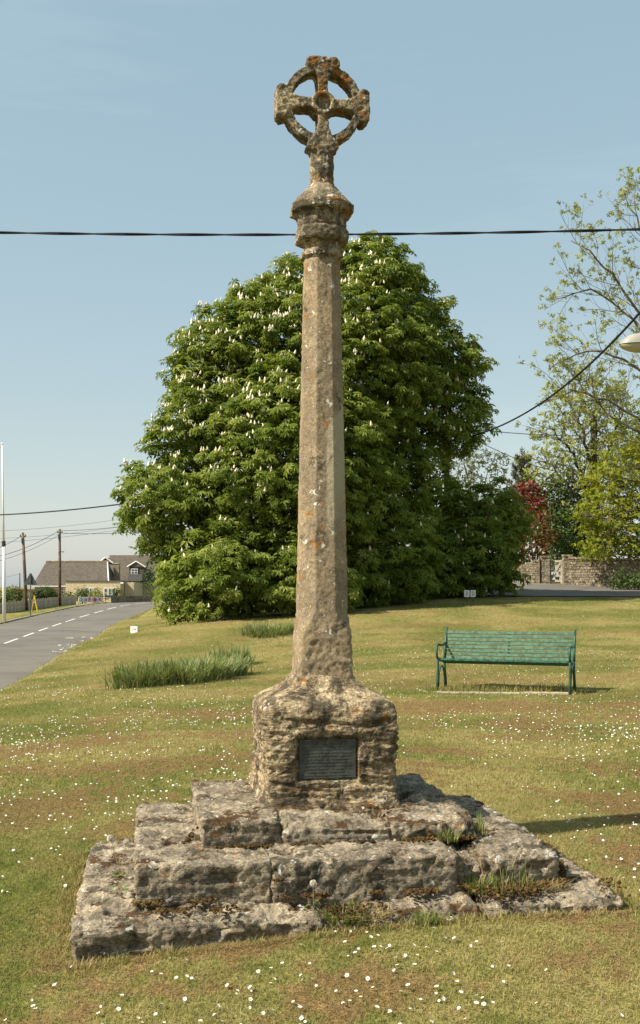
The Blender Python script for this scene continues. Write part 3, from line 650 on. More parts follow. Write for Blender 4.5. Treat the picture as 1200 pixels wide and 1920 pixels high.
def in_steps(x, y):
    lx, ly = to_local(x, y); return ((np.abs(lx) < 1.26) & (ly > -1.22) & (ly < .24)) | ((np.abs(lx) < 1.03) & (ly > -1.22) & (ly < .5))
def frustum_pts(n, d0, d1, p=1.0, m=.34):
    u = rng.random(n); y = (d0**p+(d1**p-d0**p)*u)**(1/p); x = rng.uniform(-m, m, n)*y; return np.stack([x, y], 1)
P = frustum_pts(105000, 3.6, 8.0, 1.6); P = P[~in_steps(P[:, 0], P[:, 1])]
V1, Q1, T1, a1 = blades(0, .022, .0015, .022, P)
P = frustum_pts(80000, 8.0, 20.0, 1.0); P = P[~in_steps(P[:, 0], P[:, 1])]
V2, Q2, T2, a2 = blades(0, .028, .0030, .022, P)
def merge(parts):
    o = 0; Vs, Qs, Ts = [], [], []
    for V, Q, T, a in parts: Vs.append(V); Qs.append(Q+o); Ts.append(T+o); o += len(V)
    return np.concatenate(Vs), np.concatenate(Qs), np.concatenate(Ts), {k: np.concatenate([p[3][k] for p in parts]) for k in parts[0][3]}
P = frustum_pts(60000, 20.0, 39.0, 1.0); P = P[road_dist(P[:, 0], P[:, 1])[0] > RH+1.6]; b3 = blades(0, .030, .0055, .03, P)
P = frustum_pts(150000, 3.6, 10.0, 1.5); P = P[~in_steps(P[:, 0], P[:, 1])]; P = P[lawn_maps(P[:, 0], P[:, 1])[0] > rng.uniform(.25, .9, len(P))]   # dry clippings lying on the turf
b4 = blades(0, .016, .0017, .030, P); b4[3]["dry"] = np.clip(b4[3]["dry"]+.3, 0, 1)
V, Q, T, at = merge([(V1, Q1, T1, a1), (V2, Q2, T2, a2), b3, b4])
tag(mesh_obj("mown_grass", V, [Q, T], M['blade'], None, (0, 0, 0), False, at), "short mown grass blades of the green", "grass", None, "stuff")
# longer grass left by the mower along the steps
L = []
def edge_pts(x0, y0, x1, y1, n, sp):
    t = rng.random(n); x = x0+(x1-x0)*t; y = y0+(y1-y0)*t; dx, dy = y1-y0, -(x1-x0); l = math.hypot(dx, dy); o = np.abs(rng.normal(0, sp, n)); x, y = x+dx/l*o*-1, y+dy/l*o*-1
    L.append(np.stack(to_world(x, y), 1))
edge_pts(1.30, -1.26, -1.35, -1.30, 1500, .03); edge_pts(-1.36, -1.28, -1.33, .25, 1700, .04); edge_pts(1.31, .35, 1.31, -1.25, 1800, .04); edge_pts(-1.1, .27, -1.04, .56, 600, .05)
edge_pts(-1.04, .57, 1.04, .57, 1800, .05)
P = np.concatenate(L); P = P[~in_steps(P[:, 0], P[:, 1])]
V, Q, T, at = blades(0, .040, .0017, .038, P); at["straw"] = np.clip(at["straw"]+.2, 0, 1)
tag(mesh_obj("edge_grass", V, [Q, T], M['blade'], None, (0, 0, 0), False, at), "longer straw-tipped grass fringing the foot of the stone steps", "grass", None, "stuff")
# fringe along the road edge
k = rng.integers(0, len(RC)-60, 9000); k = (k*.55+25).astype(int); o = RH+.05+np.abs(rng.normal(0, .45, len(k)))
P = RC[k, :2]+RN[k]*o[:, None]+RT[k]*rng.random(len(k))[:, None]; V, Q, T, at = blades(0, .20, .012, .10, P)
tag(mesh_obj("verge_grass", V, [Q, T], M['blade'], None, (0, 0, 0), False, at), "ragged tall grass along the near edge of the road", "grass", None, "stuff")

# daisies
P = np.concatenate([frustum_pts(7000, 3.7, 13, .8), frustum_pts(9500, 11, 38, .75, .31)])
dd, ss = lawn_maps(P[:, 0], P[:, 1]); dens = fbm(n2(P[:, 0]*.55, P[:, 1]*.4, 21.), 4)+.16*(P[:, 1] > 7)*(P[:, 1] < 20)
rd, _, side_ = road_dist(P[:, 0], P[:, 1])
keep = (rng.random(len(P)) < sstep(-.45, .95, dens)*(1-.75*dd)*np.where(P[:, 1] < 7.5, .85, .75)) & ~in_steps(P[:, 0], P[:, 1]) & (rd > RH+1.5) & (P[:, 1] < 38.3)
P = P[keep]; P = P[np.argsort(P[:, 1])]
nP = len(P); C = np.stack([P[:, 0], P[:, 1], ground(P[:, 0], P[:, 1])], 1)
def daisy_mesh():
    b = MB(); th = np.arange(12)*2*math.pi/12; ri = np.where(np.arange(12) % 2 == 0, 1.0, .82)
    V = np.concatenate([[[0, 0, .026]], np.stack([.0035*np.cos(th), .0035*np.sin(th), np.full(12, .0265)], 1), np.stack([.0105*ri*np.cos(th), .0105*ri*np.sin(th), np.full(12, .0285)], 1), [[0, 0, .0295]]])
    Qp = [[1+k, 13+k, 13+(k+1) % 12, 1+(k+1) % 12] for k in range(12)]; Tc = [[25, 1+k, 1+(k+1) % 12] for k in range(12)]
    Vs, Qs, _ = tube([(0, 0, -.005), (.001, 0, .026)], .0008, 4, False); V = np.concatenate([V, Vs]); Qs = Qs+26
    return V, Qp, Tc, Qs
V, Qp, Tc, Qs = daisy_mesh()
dme = fast_mesh("daisy", V, [np.array(Qp), np.array(Tc), Qs], False, None, [0]*12+[1]*12+[2]*len(Qs)); dmats = [M['petal'], M['yolk'], M['stem']]
for m_ in dmats: dme.materials.append(m_)
NEAR = 300
for k in range(min(NEAR, nP)):
    o = bpy.data.objects.new("daisy", dme); col.objects.link(o); o.location = C[k]; s = rng.uniform(.55, 1.0); o.scale = (s, s, s*rng.uniform(.8, 1.2))
    o.rotation_euler = (rng.normal(0, .38), rng.normal(0, .38), rng.random()*6.28)
    tag(o, "small white daisy standing in the mown grass close to the stone steps", "daisy", "daisies in the near lawn")
Vd = V[1:13]*0; th = np.arange(6)*math.pi/3
hexV = np.concatenate([[[0, 0, 1.5]], np.stack([np.cos(th), np.sin(th), np.full(6, 1.25)], 1)]); hexF = [[0, 1+k, 1+(k+1) % 6] for k in range(6)]
Cf = C[NEAR:]; n = len(Cf); R = frames(np.array([[0, -.25, 1.]])+rng.normal(0, .25, (n, 3)), rng.random(n)*6)
V = scatter(hexV, Cf, R, np.stack([rng.uniform(.005, .0100, n)]*2+[np.full(n, .020)], 1))
tag(mesh_obj("daisies", V, rep_faces(hexF, 7, n), M['petal'], None), "drifts of tiny white daisies all over the green", "daisies", None, "stuff")

# ---------------------------------------------------------------- plants on the steps
def plant_blades(name, label, loc, n, h, wid, spread, lean, matk, cat="plant", group=None, ell=(1, 1), rot=0, follow=False, tufts=0):
    r = np.sqrt(rng.random(n))*spread; a = rng.random(n)*6.283; bx, by = r*np.cos(a)*ell[0], r*np.sin(a)*ell[1]
    if tufts:
        kk = rng.integers(0, tufts, n); bx, by = bx[kk]+rng.normal(0, .075, n), by[kk]+rng.normal(0, .075, n)
    bx, by = bx*math.cos(rot)-by*math.sin(rot), bx*math.sin(rot)+by*math.cos(rot)
    bz = ground(loc[0]+bx, loc[1]+by)-loc[2]-.02 if follow else np.zeros(n)
    aa = np.arctan2(by, bx)+rng.normal(0, 1.0, n); hh = h*rng.uniform(.55, 1.15, n); ll = lean*rng.uniform(.2, 1.4, n)
    K = 5; t = np.linspace(0, 1, K); V = np.zeros((n, K, 2, 3))
    for q, tt in enumerate(t):
        cx = bx+np.cos(aa)*ll*tt**1.8; cy = by+np.sin(aa)*ll*tt**1.8; cz = bz+hh*(tt-.25*tt**3*(ll/lean)); w = wid*(1-.85*tt**2)
        V[:, q, 0] = np.stack([cx-np.sin(aa)*w, cy+np.cos(aa)*w, cz], 1); V[:, q, 1] = np.stack([cx+np.sin(aa)*w, cy-np.cos(aa)*w, cz], 1)
    k = np.arange(n)[:, None, None]*K*2; q = (np.arange(K-1)*2)[None, :, None]; Q = (k+q+np.array([[[0, 1, 3, 2]]])).reshape(-1, 4)
    o = mesh_obj(name, V.reshape(-1, 3), Q, M[matk], None, loc, True, {"rnd": np.repeat(rng.random(n), K*2)})
    return tag(o, label, cat, group)
def wl(lx, ly, z): x, y = to_world(lx, ly); return (x, y, z)
plant_blades("grass_tuft", "green grass tuft growing at the right end of the top step", wl(.53, -.76, .30), 70, .075, .003, .055, .05, 'weed')
plant_blades("grass_tuft", "weedy tuft in the broken joint of the middle step, right", wl(.60, -1.05, .12), 80, .10, .003, .07, .06, 'weed')
plant_blades("grass_tuft", "dry weed stalks rooted below the right end of the middle step", wl(.75, -1.09, .12), 50, .15, .002, .10, .05, 'weed')
plant_blades("grass_tuft", "small green tuft in the gap of the bottom step front", wl(.28, -1.28, .05), 60, .07, .003, .05, .05, 'weed')
plant_blades("grass_tuft", "thin grass on the right edge of the top step corner", wl(.74, -.62, .30), 40, .12, .0025, .04, .05, 'weed')
plant_blades("grass_tuft", "strappy grass hanging from the lower step joint at centre", wl(-.08, -1.18, .04), 90, .09, .003, .10, .09, 'weed')
def dandelion(label, base, heads, leaves=14):
    t = thing("dandelion", label, "dandelion", base, 0, "dandelions gone to seed on the steps")
    for hx, hy, hz, hr in heads:
        u = np.linspace(0, 1, 6)[:, None]; P = np.array([0, 0, 0])*(1-u)+np.array([hx, hy, hz])*u; P[:, 2] += .01*np.sin(u[:, 0]*3)
        MB().tube(P, .0018, 5).build("stalk", M['stem'], t)
        n = 190; d = unit(rng.normal(size=(n, 3))); c = np.array([hx, hy, hz+hr*.15]); R = frames(d, rng.random(n)*6)
        Tm = np.array([[-.012, 0, .15], [.012, 0, .15], [0, 0, .9], [-.22, -.06, 1.0], [.22, -.06, 1.0], [0, .24, 1.0], [0, 0, .86]])
        V = scatter(Tm, np.tile(c, (n, 1)), R, np.full(n, hr)); mesh_obj("seed_head", V, rep_faces([[0, 1, 2], [6, 3, 4], [6, 4, 5], [6, 5, 3]], 7, n), M['puff'], t)
    n = leaves; a = rng.random(n)*6.28; Tm = np.array([[0, 0, 0], [.35, .12, .35], [1, 0, .3], [.35, -.12, .35]])
    R = frames(np.tile([[0, 0, 1.]], (n, 1))+rng.normal(0, .2, (n, 3)), a); V = scatter(Tm, np.zeros((n, 3)), R, rng.uniform(.03, .065, n))
    mesh_obj("leaf_rosette", V, rep_faces([[0, 1, 2, 3]], 4, n), M['weed'], t, attrs={"rnd": np.repeat(rng.random(n), 4)})
plant_blades("dry_grass", "straw-coloured dry grass matted over the bottom step, right of centre", wl(.0, -1.14, .06), 260, .05, .0022, .13, .09, 'straw')
plant_blades("dry_grass", "straw and moss tuft hanging from the mossy right corner of the middle step", wl(.85, -1.05, .12), 220, .06, .0020, .15, .08, 'straw', ell=(1.4, .5))
plant_blades("dry_grass", "dry tuft under the left front corner of the bottom step", wl(-1.27, -1.36, -.10), 160, .10, .0020, .07, .09, 'straw')
dandelion("dandelion with two pale seed clocks growing beside the middle step, left", wl(-1.12, -.62, .147), [(-.055, .03, .185, .019), (.02, .05, .165, .016)])
dandelion("lone dandelion clock against the front of the middle step", wl(-.22, -1.10, .105), [(.0, .0, .10, .017)], 6)
dandelion("dandelion clock before the mossy right end of the middle step", wl(.70, -1.12, .125), [(-.02, .0, .16, .019), (.09, .05, .20, .006)], 10)
# leafy seedling on the bottom step
t = thing("seedling", "bright green lobed seedling on the bottom step, left side", "seedling", wl(-1.12, -.90, .135))
lob = []
for k in range(21):
    a = -2.4+4.8*k/20; r = .55+.45*abs(math.cos(a*2.0)); lob.append((.5+r*.55*math.cos(a), r*.62*math.sin(a)))
for a, s, tl in ((2.9, .036, .02), (-.6, .040, .015), (1.4, .03, .03), (-2.0, .022, .012), (.3, .024, .02)):
    Vv = [(0.5, 0, .05)]+[(x, y, .08*abs(y)) for x, y in lob]; Vv = np.array(Vv)*s
    c, q = math.cos(a), math.sin(a); Vv = np.stack([Vv[:, 0]*c-Vv[:, 1]*q+.018*c, Vv[:, 0]*q+Vv[:, 1]*c+.018*q, Vv[:, 2]+tl+.02], 1)
    mesh_obj("leaf", Vv, [np.array([[0, k, k+1] for k in range(1, 21)])], M['seedling'], t, attrs={"rnd": np.full(len(Vv), rng.random())})
    MB().tube([(0, 0, 0), (.01*c, .01*q, tl*.6), (.018*c, .018*q, tl+.02)], .0012, 5).build("leaf_stalk", M['stem'], t)

# daffodil clumps on the green
x, y, z = W(345, 1278, 17.2); plant_blades("daffodil_clump", "large clump of blue-green daffodil leaves left of the cross", (x, y, gz(x, y)), 2100, .42, .010, 1.0, .30, 'daff', ell=(.58, 1.6), rot=-.45, follow=True, tufts=140)
x, y, z = W(428, 1232, 20.6); plant_blades("daffodil_clump", "upright leaf tuft at the right end of the large clump", (x, y, gz(x, y)), 420, .42, .010, .36, .20, 'daff', follow=True, tufts=24)
x, y, z = W(505, 1196, 28); plant_blades("daffodil_clump", "smaller leafy clump just left of the shaft, further back", (x, y, gz(x, y)), 620, .34, .012, .85, .26, 'daff', ell=(1, .7), follow=True, tufts=50)

# ---------------------------------------------------------------- trees
def palm_leaf(nl=6):
    V, Fq = [], []
    for k in range(nl):
        a = -1.9+3.8*k/(nl-1); L = 1.0-.30*abs(k-(nl-1)/2)/((nl-1)/2); c, s = math.cos(a), math.sin(a); b = len(V)
        for l, w, z in ((.02, 0, 0), (.62*L, .17*L, -.10*L), (L, 0, -.42*L), (.62*L, -.17*L, -.10*L)): V.append((l*c-w*s, l*s+w*c, z))
        Fq.append([b, b+1, b+2, b+3])
    return np.array(V), np.array(Fq)
SIMPLE = (np.array([[0, 0, 0], [.5, .30, .05], [1, 0, -.12], [.5, -.30, .05]]), np.array([[0, 1, 2, 3]]))
TRI3 = (np.concatenate([np.array([[0, 0, 0], [.45, .22, .05], [1, 0, -.1], [.45, -.22, .05]])@np.array([[math.cos(a), math.sin(a), 0], [-math.sin(a), math.cos(a), 0], [0, 0, 1]]) for a in (0, 1.1, -1.1)]), np.array([[0, 1, 2, 3], [4, 5, 6, 7], [8, 9, 10, 11]]))
def clumps_on(lobes, spacing, zmin=None, depth=.12, tries=9000, hole=None):
    """poisson-ish clump centres over the outer skin of a union of ellipsoids"""
    Ls = np.array(lobes, float); area = Ls[:, 3]*Ls[:, 5]+Ls[:, 3]*Ls[:, 4]+Ls[:, 4]*Ls[:, 5]
    k = rng.choice(len(Ls), tries, p=area/area.sum()); d = unit(rng.normal(size=(tries, 3))); rr = 1-depth*rng.random(tries)**1.5*2
    P = Ls[k, :3]+d*Ls[k, 3:6]*rr[:, None]; P += .35*spacing*rng.normal(size=P.shape)
    N = unit(d/Ls[k, 3:6]); q = (((P[:, None]-Ls[None, :, :3])/Ls[None, :, 3:6])**2).sum(2)
    q[np.arange(tries), k] = 9; ok = q.min(1) > .80
    if hole is not None:
        fz = fbm(P*hole[0]+3.1, 3); P = P+N*(hole[1]*fz)[:, None]; ok &= fz > hole[2]
    if zmin is not None: ok &= P[:, 2] > zmin(P[:, 0], P[:, 1])
    P, N = P[ok], N[ok]; out = []; cell = {}
    for m in range(len(P)):
        c = tuple(np.floor(P[m]/spacing).astype(int)); good = True
        for dx in (-1, 0, 1):
            for dy in (-1, 0, 1):
                for dz in (-1, 0, 1):
                    for o in cell.get((c[0]+dx, c[1]+dy, c[2]+dz), ()):
                        if ((P[o]-P[m])**2).sum() < spacing*spacing: good = False; break
                    if not good: break
                if not good: break
            if not good: break
        if good: cell.setdefault(c, []).append(m); out.append(m)
    return P[out], N[out]
def foliage(P, N, per, rad, flat, tmpl, size, upw=.9, rnd_bias=None, jit=.4):
    """leaves round clump centres P; flattened, drooping pads"""
    n = len(P)*per; c = np.repeat(P, per, 0); nn = np.repeat(N, per, 0)
    o = unit(rng.normal(size=(n, 3)))*(rng.random(n)**.45)[:, None]; o[:, 2] *= flat; rs = np.repeat(rad*rng.uniform(.7, 1.3, len(P)), per)
    C = c+o*rs[:, None]; C[:, 2] -= .18*rs*(o[:, 0]**2+o[:, 1]**2)
    ax = nn*.5+np.array([0, 0, upw])+o*.45+rng.normal(0, jit, (n, 3))
    out = np.arctan2((o+nn*.6)[:, 1], (o+nn*.6)[:, 0]); R = frames(ax, rng.random(n)*6.28)
    T, Fq = tmpl; V = scatter(T, C, R, size*rng.uniform(.7, 1.25, n))
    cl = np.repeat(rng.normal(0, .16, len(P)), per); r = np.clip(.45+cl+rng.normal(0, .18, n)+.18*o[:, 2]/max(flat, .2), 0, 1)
    return V, rep_faces(Fq, len(T), n), np.repeat(r, len(T))
def limb_tubes(mb, base, targets, r0, rng_=random.Random(4), bend=.3, seg=7, k=7):
    for t, r in targets:
        t = np.asarray(t, float); u = np.linspace(0, 1, seg)[:, None]; b = np.asarray(base, float)
        P = b+(t-b)*u; P[:, 2] += bend*np.linalg.norm(t-b)*.35*np.sin(u[:, 0]*math.pi); P[1:-1] += np.array([[rng_.gauss(0, .05) for _ in range(3)] for _ in range(seg-2)])*np.linalg.norm(t-b)*.4
        mb.tube(P, np.linspace(r0 if r is None else r, .02, seg), k)
def ell(px, py, rpx, rpy, d, depth=1.0):
    c = W(px, py, d); return (*c, rpx/F*d, rpx/F*d*depth, rpy/F*d)
def candle_mesh():
    V, Q = [], []; nr, ns = 6, 6; q = random.Random(9)
    for a in range(nr):
        z = a/(nr-1); r = .30*(1-z)**.75*(1 if a else .6)+.02
        for b in range(ns):
            t = b*2*math.pi/ns+a*.5; rr = r*q.uniform(.75, 1.35); V.append((rr*math.cos(t), rr*math.sin(t), z+q.uniform(-.04, .04)))
    for a in range(nr-1):
        for b in range(ns): Q.append([a*ns+b, a*ns+(b+1) % ns, (a+1)*ns+(b+1) % ns, (a+1)*ns+b])
    return np.array(V), np.array(Q)
CV, CQ = candle_mesh()
def chestnut(label, base, lobes, spacing, per, rad, size, limbs, trunk_h, r0, ncand, tries, matk='chestnut', group=None, nparts=0, hol=.5):
    b = np.array(base); t = thing("horse_chestnut_tree", label, "tree", tuple(b), 0, group)
    mb = MB(); P = np.array([b, b+[0.05, 0, trunk_h*.5], b+[-.05, .05, trunk_h]])-b; mb.tube(P, [r0*1.35, r0, r0*.85], 12); mb.build("trunk", M['bark'], t, smooth=True)
    mb = MB(); limb_tubes(mb, (0, 0, trunk_h*.75), [(np.array(l[:3])-b, None) for l in limbs], r0*.5); mb.build("limbs", M['bark'], t, smooth=True)
    zf = lambda x, y: ground(x, y, False)+.18
    Pc, Nc = clumps_on(lobes, spacing, zf, .12, tries, (.55, hol, -.42))
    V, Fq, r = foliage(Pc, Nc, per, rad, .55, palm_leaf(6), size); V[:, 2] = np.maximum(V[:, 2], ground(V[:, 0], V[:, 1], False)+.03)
    # inner, sparser layer so that the crown is not hollow
    inner = [(l[0], l[1], l[2], l[3]*.72, l[4]*.72, l[5]*.72) for l in lobes]
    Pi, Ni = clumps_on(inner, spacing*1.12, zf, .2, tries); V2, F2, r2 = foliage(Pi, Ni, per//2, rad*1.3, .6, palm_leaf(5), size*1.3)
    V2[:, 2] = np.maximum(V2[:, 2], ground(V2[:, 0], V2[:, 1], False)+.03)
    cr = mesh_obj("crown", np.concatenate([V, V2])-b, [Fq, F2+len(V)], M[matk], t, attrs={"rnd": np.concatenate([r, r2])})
    if ncand:
        low = np.array([l[2] for l in lobes]).min(); wgt = np.clip((Pc[:, 2]-b[2])/8., .12, 1)*np.clip(.55-Nc[:, 0]*.9, .12, 1.4)*np.clip(.5-Nc[:, 1], .05, 1)
        k = rng.choice(len(Pc), min(ncand, len(Pc)*3), p=wgt/wgt.sum()); C = Pc[k]+Nc[k]*np.array([.15, .4, 0])*rad+rng.normal(0, rad*.28, (len(k), 3))*np.array([1, 1, .4])+np.array([0, 0, rad*.18])
        s = rng.uniform(.09, .17, len(k)); order = np.argsort(C[:, 1]-.15*C[:, 2]); cme = fast_mesh("flower_candle", CV, CQ, True); cme.materials.append(M['candle'])
        for m in order[:nparts]:
            o = bpy.data.objects.new("flower_candle", cme); col.objects.link(o); o.parent = t; o.location = C[m]-b; o.scale = (s[m],)*3; o.rotation_euler = (rng.normal(0, .25), rng.normal(0, .25), rng.random()*6)
        rest = order[nparts:]
        if len(rest):
            R = frames(np.tile([[0, 0, 1.]], (len(rest), 1))+rng.normal(0, .25, (len(rest), 3)), rng.random(len(rest))*6)
            o = mesh_obj("flower_candles", scatter(CV, C[rest], R, s[rest])-b, rep_faces(CQ, len(CV), len(rest)), M['candle'], t, smooth=True); o["kind"] = "stuff"
    return t
D = 37.0; DL = 34.6
lobes = [ell(690, 535, 92, 86, D), ell(555, 565, 76, 78, D), ell(752, 555, 48, 70, D+.5), ell(620, 700, 215, 170, D, .85), ell(432, 655, 84, 80, DL+1, .9), ell(810, 685, 80, 80, D+.5), ell(420, 800, 92, 120, DL+.5),
         ell(850, 775, 62, 62, D+.5, .9), ell(540, 880, 195, 195, DL, .9), ell(692, 900, 122, 200, D-.3, .9), ell(325, 945, 98, 74, DL-1, .9), ell(345, 1010, 56, 64, DL-1.4, .8), ell(405, 1070, 98, 90, DL-2.4, .8),
         ell(352, 1112, 40, 50, DL-3, .9), ell(520, 1070, 130, 85, DL-1.6, .8), ell(690, 1060, 130, 85, D-1, .8), ell(580, 1100, 100, 50, DL-1.6, .6), ell(380, 720, 60, 55, DL+.6, .8), ell(492, 598, 72, 72, D-.5), ell(790, 612, 58, 62, D+.5), ell(350, 850, 60, 60, DL-.4, .9)]
bx, by = 0.1, D+.6
chestnut("big horse chestnut tree in white flower behind the cross", (bx, by, gz(bx, by)), lobes, .46, 24, .40, .205,
         [W(690, 560, D), W(560, 600, D), W(440, 660, D), W(800, 690, D), W(850, 790, D), W(420, 820, D), W(330, 950, D-1), W(540, 900, D-1), W(740, 900, D), W(400, 1060, D-2), W(690, 1040, D)], 3.2, .42, 1500, 16000, nparts=300)
lob2 = [ell(912, 985, 62, 70, 40, .9), ell(880, 1040, 80, 60, 39, .8), ell(950, 975, 30, 48, 40.5, 1), ell(915, 1060, 42, 40, 39.5, .8), ell(830, 1060, 65, 62, 38.5, .8), ell(850, 970, 48, 60, 40, .9), ell(800, 1090, 55, 30, 38, .7)]
x, y = W(890, 1100, 40)[:2]
chestnut("low dark horse chestnut in the shade right of the big tree", (x, y, gz(x, y)), lob2, .48, 22, .40, .22, [W(920, 960, 38), W(860, 1020, 37), W(940, 1030, 38), W(830, 1060, 37)], 1.2, .16, 60, 5000, hol=.3)

def grow(mb, tips, p, d, L, r, lvl, q, up=.15, spread=.8, nch=5, wob=.12):
    seg = 5; P = [np.array(p)]; dd = np.array(d, float)
    for s in range(seg):
        dd = dd+np.array([q.gauss(0, wob), q.gauss(0, wob), q.gauss(0, wob)+up*.2]); dd = dd/np.linalg.norm(dd); P.append(P[-1]+dd*L/seg)
    P = np.array(P); mb.tube(P, np.linspace(r, r*.45 if lvl else r*.35, seg+1), 5 if lvl > 0 else 4, False)
    tips.append((P[-1], dd, lvl))
    if lvl > 0:
        for c in range(nch):
            f = .2+.78*(c+q.random()*.6)/nch; i = min(int(f*seg), seg-1); pp = P[i]+(P[i+1]-P[i])*(f*seg-i)
            o = np.array([q.gauss(0, 1) for _ in range(3)]); t = P[i+1]-P[i]; t = t/np.linalg.norm(t); o = o-t*np.dot(o, t); o = o/np.linalg.norm(o)
            grow(mb, tips, pp, t*.75+o*spread+np.array([0, 0, up]), L*q.uniform(.38, .58)*(1.15-.5*f), r*.5*(1.1-.5*f), lvl-1, q, up, spread, nch, wob)
def limb_tree(name, label, base, limbs, matk, barkm, levels=2, nch=6, tuft=6, tsize=.10, trad=.13, seed=1, lr=.09, trunk=None, extra=None, chl=2.0, up=.2, tipmin=0, skip=0.0, tw=.011):
    b = np.array(base); t = thing(name, label, "tree", tuple(b)); q = random.Random(seed); mbt = MB(); mb = MB(); tips = []
    mbt.tube(np.array(trunk)-b, np.linspace(.30, .12, len(trunk)), 9); mbt.build("trunk", M[barkm], t, smooth=True)
    for l in limbs:
        l = np.array(l, float); u = np.linspace(0, 1, 14); s = np.linspace(0, 1, len(l)); P = np.stack([np.interp(u, s, l[:, k]) for k in range(3)], 1)
        P[1:-1] = (P[:-2]+2*P[1:-1]+P[2:])/4; P += np.array([[q.gauss(0, .05) for _ in range(3)] for _ in range(14)]); mb.tube(P-b, np.linspace(lr, .018, 14), 6)
        for c in range(nch*2):
            f = .12+.87*(c+q.random())/(nch*2); i = min(int(f*13), 12); pp = P[i]; tt = unit(P[i+1]-P[i]); o = np.array([q.gauss(0, 1), q.gauss(0, 1), q.gauss(0, .8)]); o = o-tt*np.dot(o, tt); o = o/np.linalg.norm(o)
            grow(mb, tips, pp-b, tt*.7+o*.8+np.array([0, 0, up]), chl*q.uniform(.5, 1.1)*(1.1-.55*f), tw*2.2*(1.15-.5*f), levels-1, q, up, .75, nch)
    mb.build("branches", M[barkm], t, smooth=True)
    tp = np.array([x[0] for x in tips if x[2] <= tipmin and q.random() > skip]); td = np.array([x[1] for x in tips if x[2] <= tipmin])[:len(tp)]
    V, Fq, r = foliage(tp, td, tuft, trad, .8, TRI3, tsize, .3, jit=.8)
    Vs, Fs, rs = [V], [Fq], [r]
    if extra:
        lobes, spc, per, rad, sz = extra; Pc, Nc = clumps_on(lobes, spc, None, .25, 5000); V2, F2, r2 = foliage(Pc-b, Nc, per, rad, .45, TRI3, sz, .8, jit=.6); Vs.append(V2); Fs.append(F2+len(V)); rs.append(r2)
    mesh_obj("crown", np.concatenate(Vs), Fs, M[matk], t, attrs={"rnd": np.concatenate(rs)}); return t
def wp(*a): return [W(*q) for q in a]
x, y = W(1330, 1100, 43)[:2]; g0 = gz(x, y)
limb_tree("ash_tree", "tall sparse tree breaking into pale leaf at the right edge", (x, y, g0),
          [wp((1320, 820, 43), (1200, 585, 43), (1140, 500, 42.5), (1070, 450, 42)), wp((1325, 700, 43), (1225, 480, 43), (1165, 350, 43)), wp((1320, 880, 43), (1210, 690, 42), (1110, 650, 41), (1025, 690, 41)),
           wp((1320, 900, 43), (1180, 770, 42), (1080, 730, 41.5), (1010, 760, 41)), wp((1330, 650, 43), (1260, 450, 43.5), (1215, 340, 44)), wp((1320, 860, 43), (1200, 610, 44), (1120, 540, 44), (1040, 560, 44)), wp((1310, 930, 43), (1210, 820, 42), (1130, 770, 42), (1070, 690, 42))],
          'ash', 'bark_pale', 2, 7, 6, .12, .18, 3, .075, [W(1330, 1105, 43), W(1330, 850, 43), W(1325, 560, 43)], None, 2.7, .3, 0, .05, .0085)
x, y = W(1113, 1080, 54)[:2]; g0 = gz(x, y)
limb_tree("maple_tree", "yellow-green tree with a dark trunk behind the stone wall", (x, y, g0),
          [wp((1113, 960, 54), (1080, 860, 54), (1030, 800, 53)), wp((1113, 930, 54), (1150, 820, 54), (1180, 740, 54)), wp((1113, 880, 54), (1090, 800, 54), (1060, 740, 54)), wp((1113, 880, 54), (1120, 780, 54), (1110, 700, 54)), wp((1113, 960, 54), (1170, 880, 53), (1230, 800, 53)), wp((1113, 980, 54), (1060, 900, 54), (1015, 850, 54))],
          'ash', 'bark', 2, 5, 6, .15, .24, 8, .10, [np.array([x, y, g0]), W(1115, 930, 54), W(1112, 780, 54)], ([ell(1080, 770, 60, 30, 54, 1), ell(1050, 830, 45, 25, 54, 1), ell(1160, 800, 60, 45, 54, 1), ell(1090, 860, 70, 30, 54, 1), ell(1050, 880, 40, 20, 54, 1)], .55, 9, .45, .17), 2.6, .2, 0, 0, .014)
x, y = W(1280, 1100, 46.8)[:2]; g0 = gz(x, y)
limb_tree("lime_tree", "lime-green spreading tree overhanging the wall at the right", (x, y, g0),
          [wp((1280, 1000, 47), (1200, 985, 46), (1130, 975, 45.5), (1095, 960, 45)), wp((1280, 960, 47), (1200, 900, 46), (1140, 900, 46)), wp((1280, 980, 47), (1190, 950, 46), (1120, 1010, 45.5)), wp((1280, 900, 47), (1200, 850, 47), (1150, 850, 47))],
          'lime', 'bark_pale', 2, 5, 6, .13, .22, 5, .07, [np.array([x, y, g0]), W(1280, 980, 47), W(1270, 860, 47)], ([ell(1160, 920, 62, 55, 47, 1), ell(1180, 1000, 75, 38, 46.5, .8), ell(1130, 960, 45, 40, 46.5, .9), ell(1215, 880, 70, 55, 47, 1), ell(1120, 1020, 32, 18, 46, .8), ell(1230, 970, 60, 70, 47, 1)], .40, 16, .42, .16), 1.6, .05, 0, 0, .012)

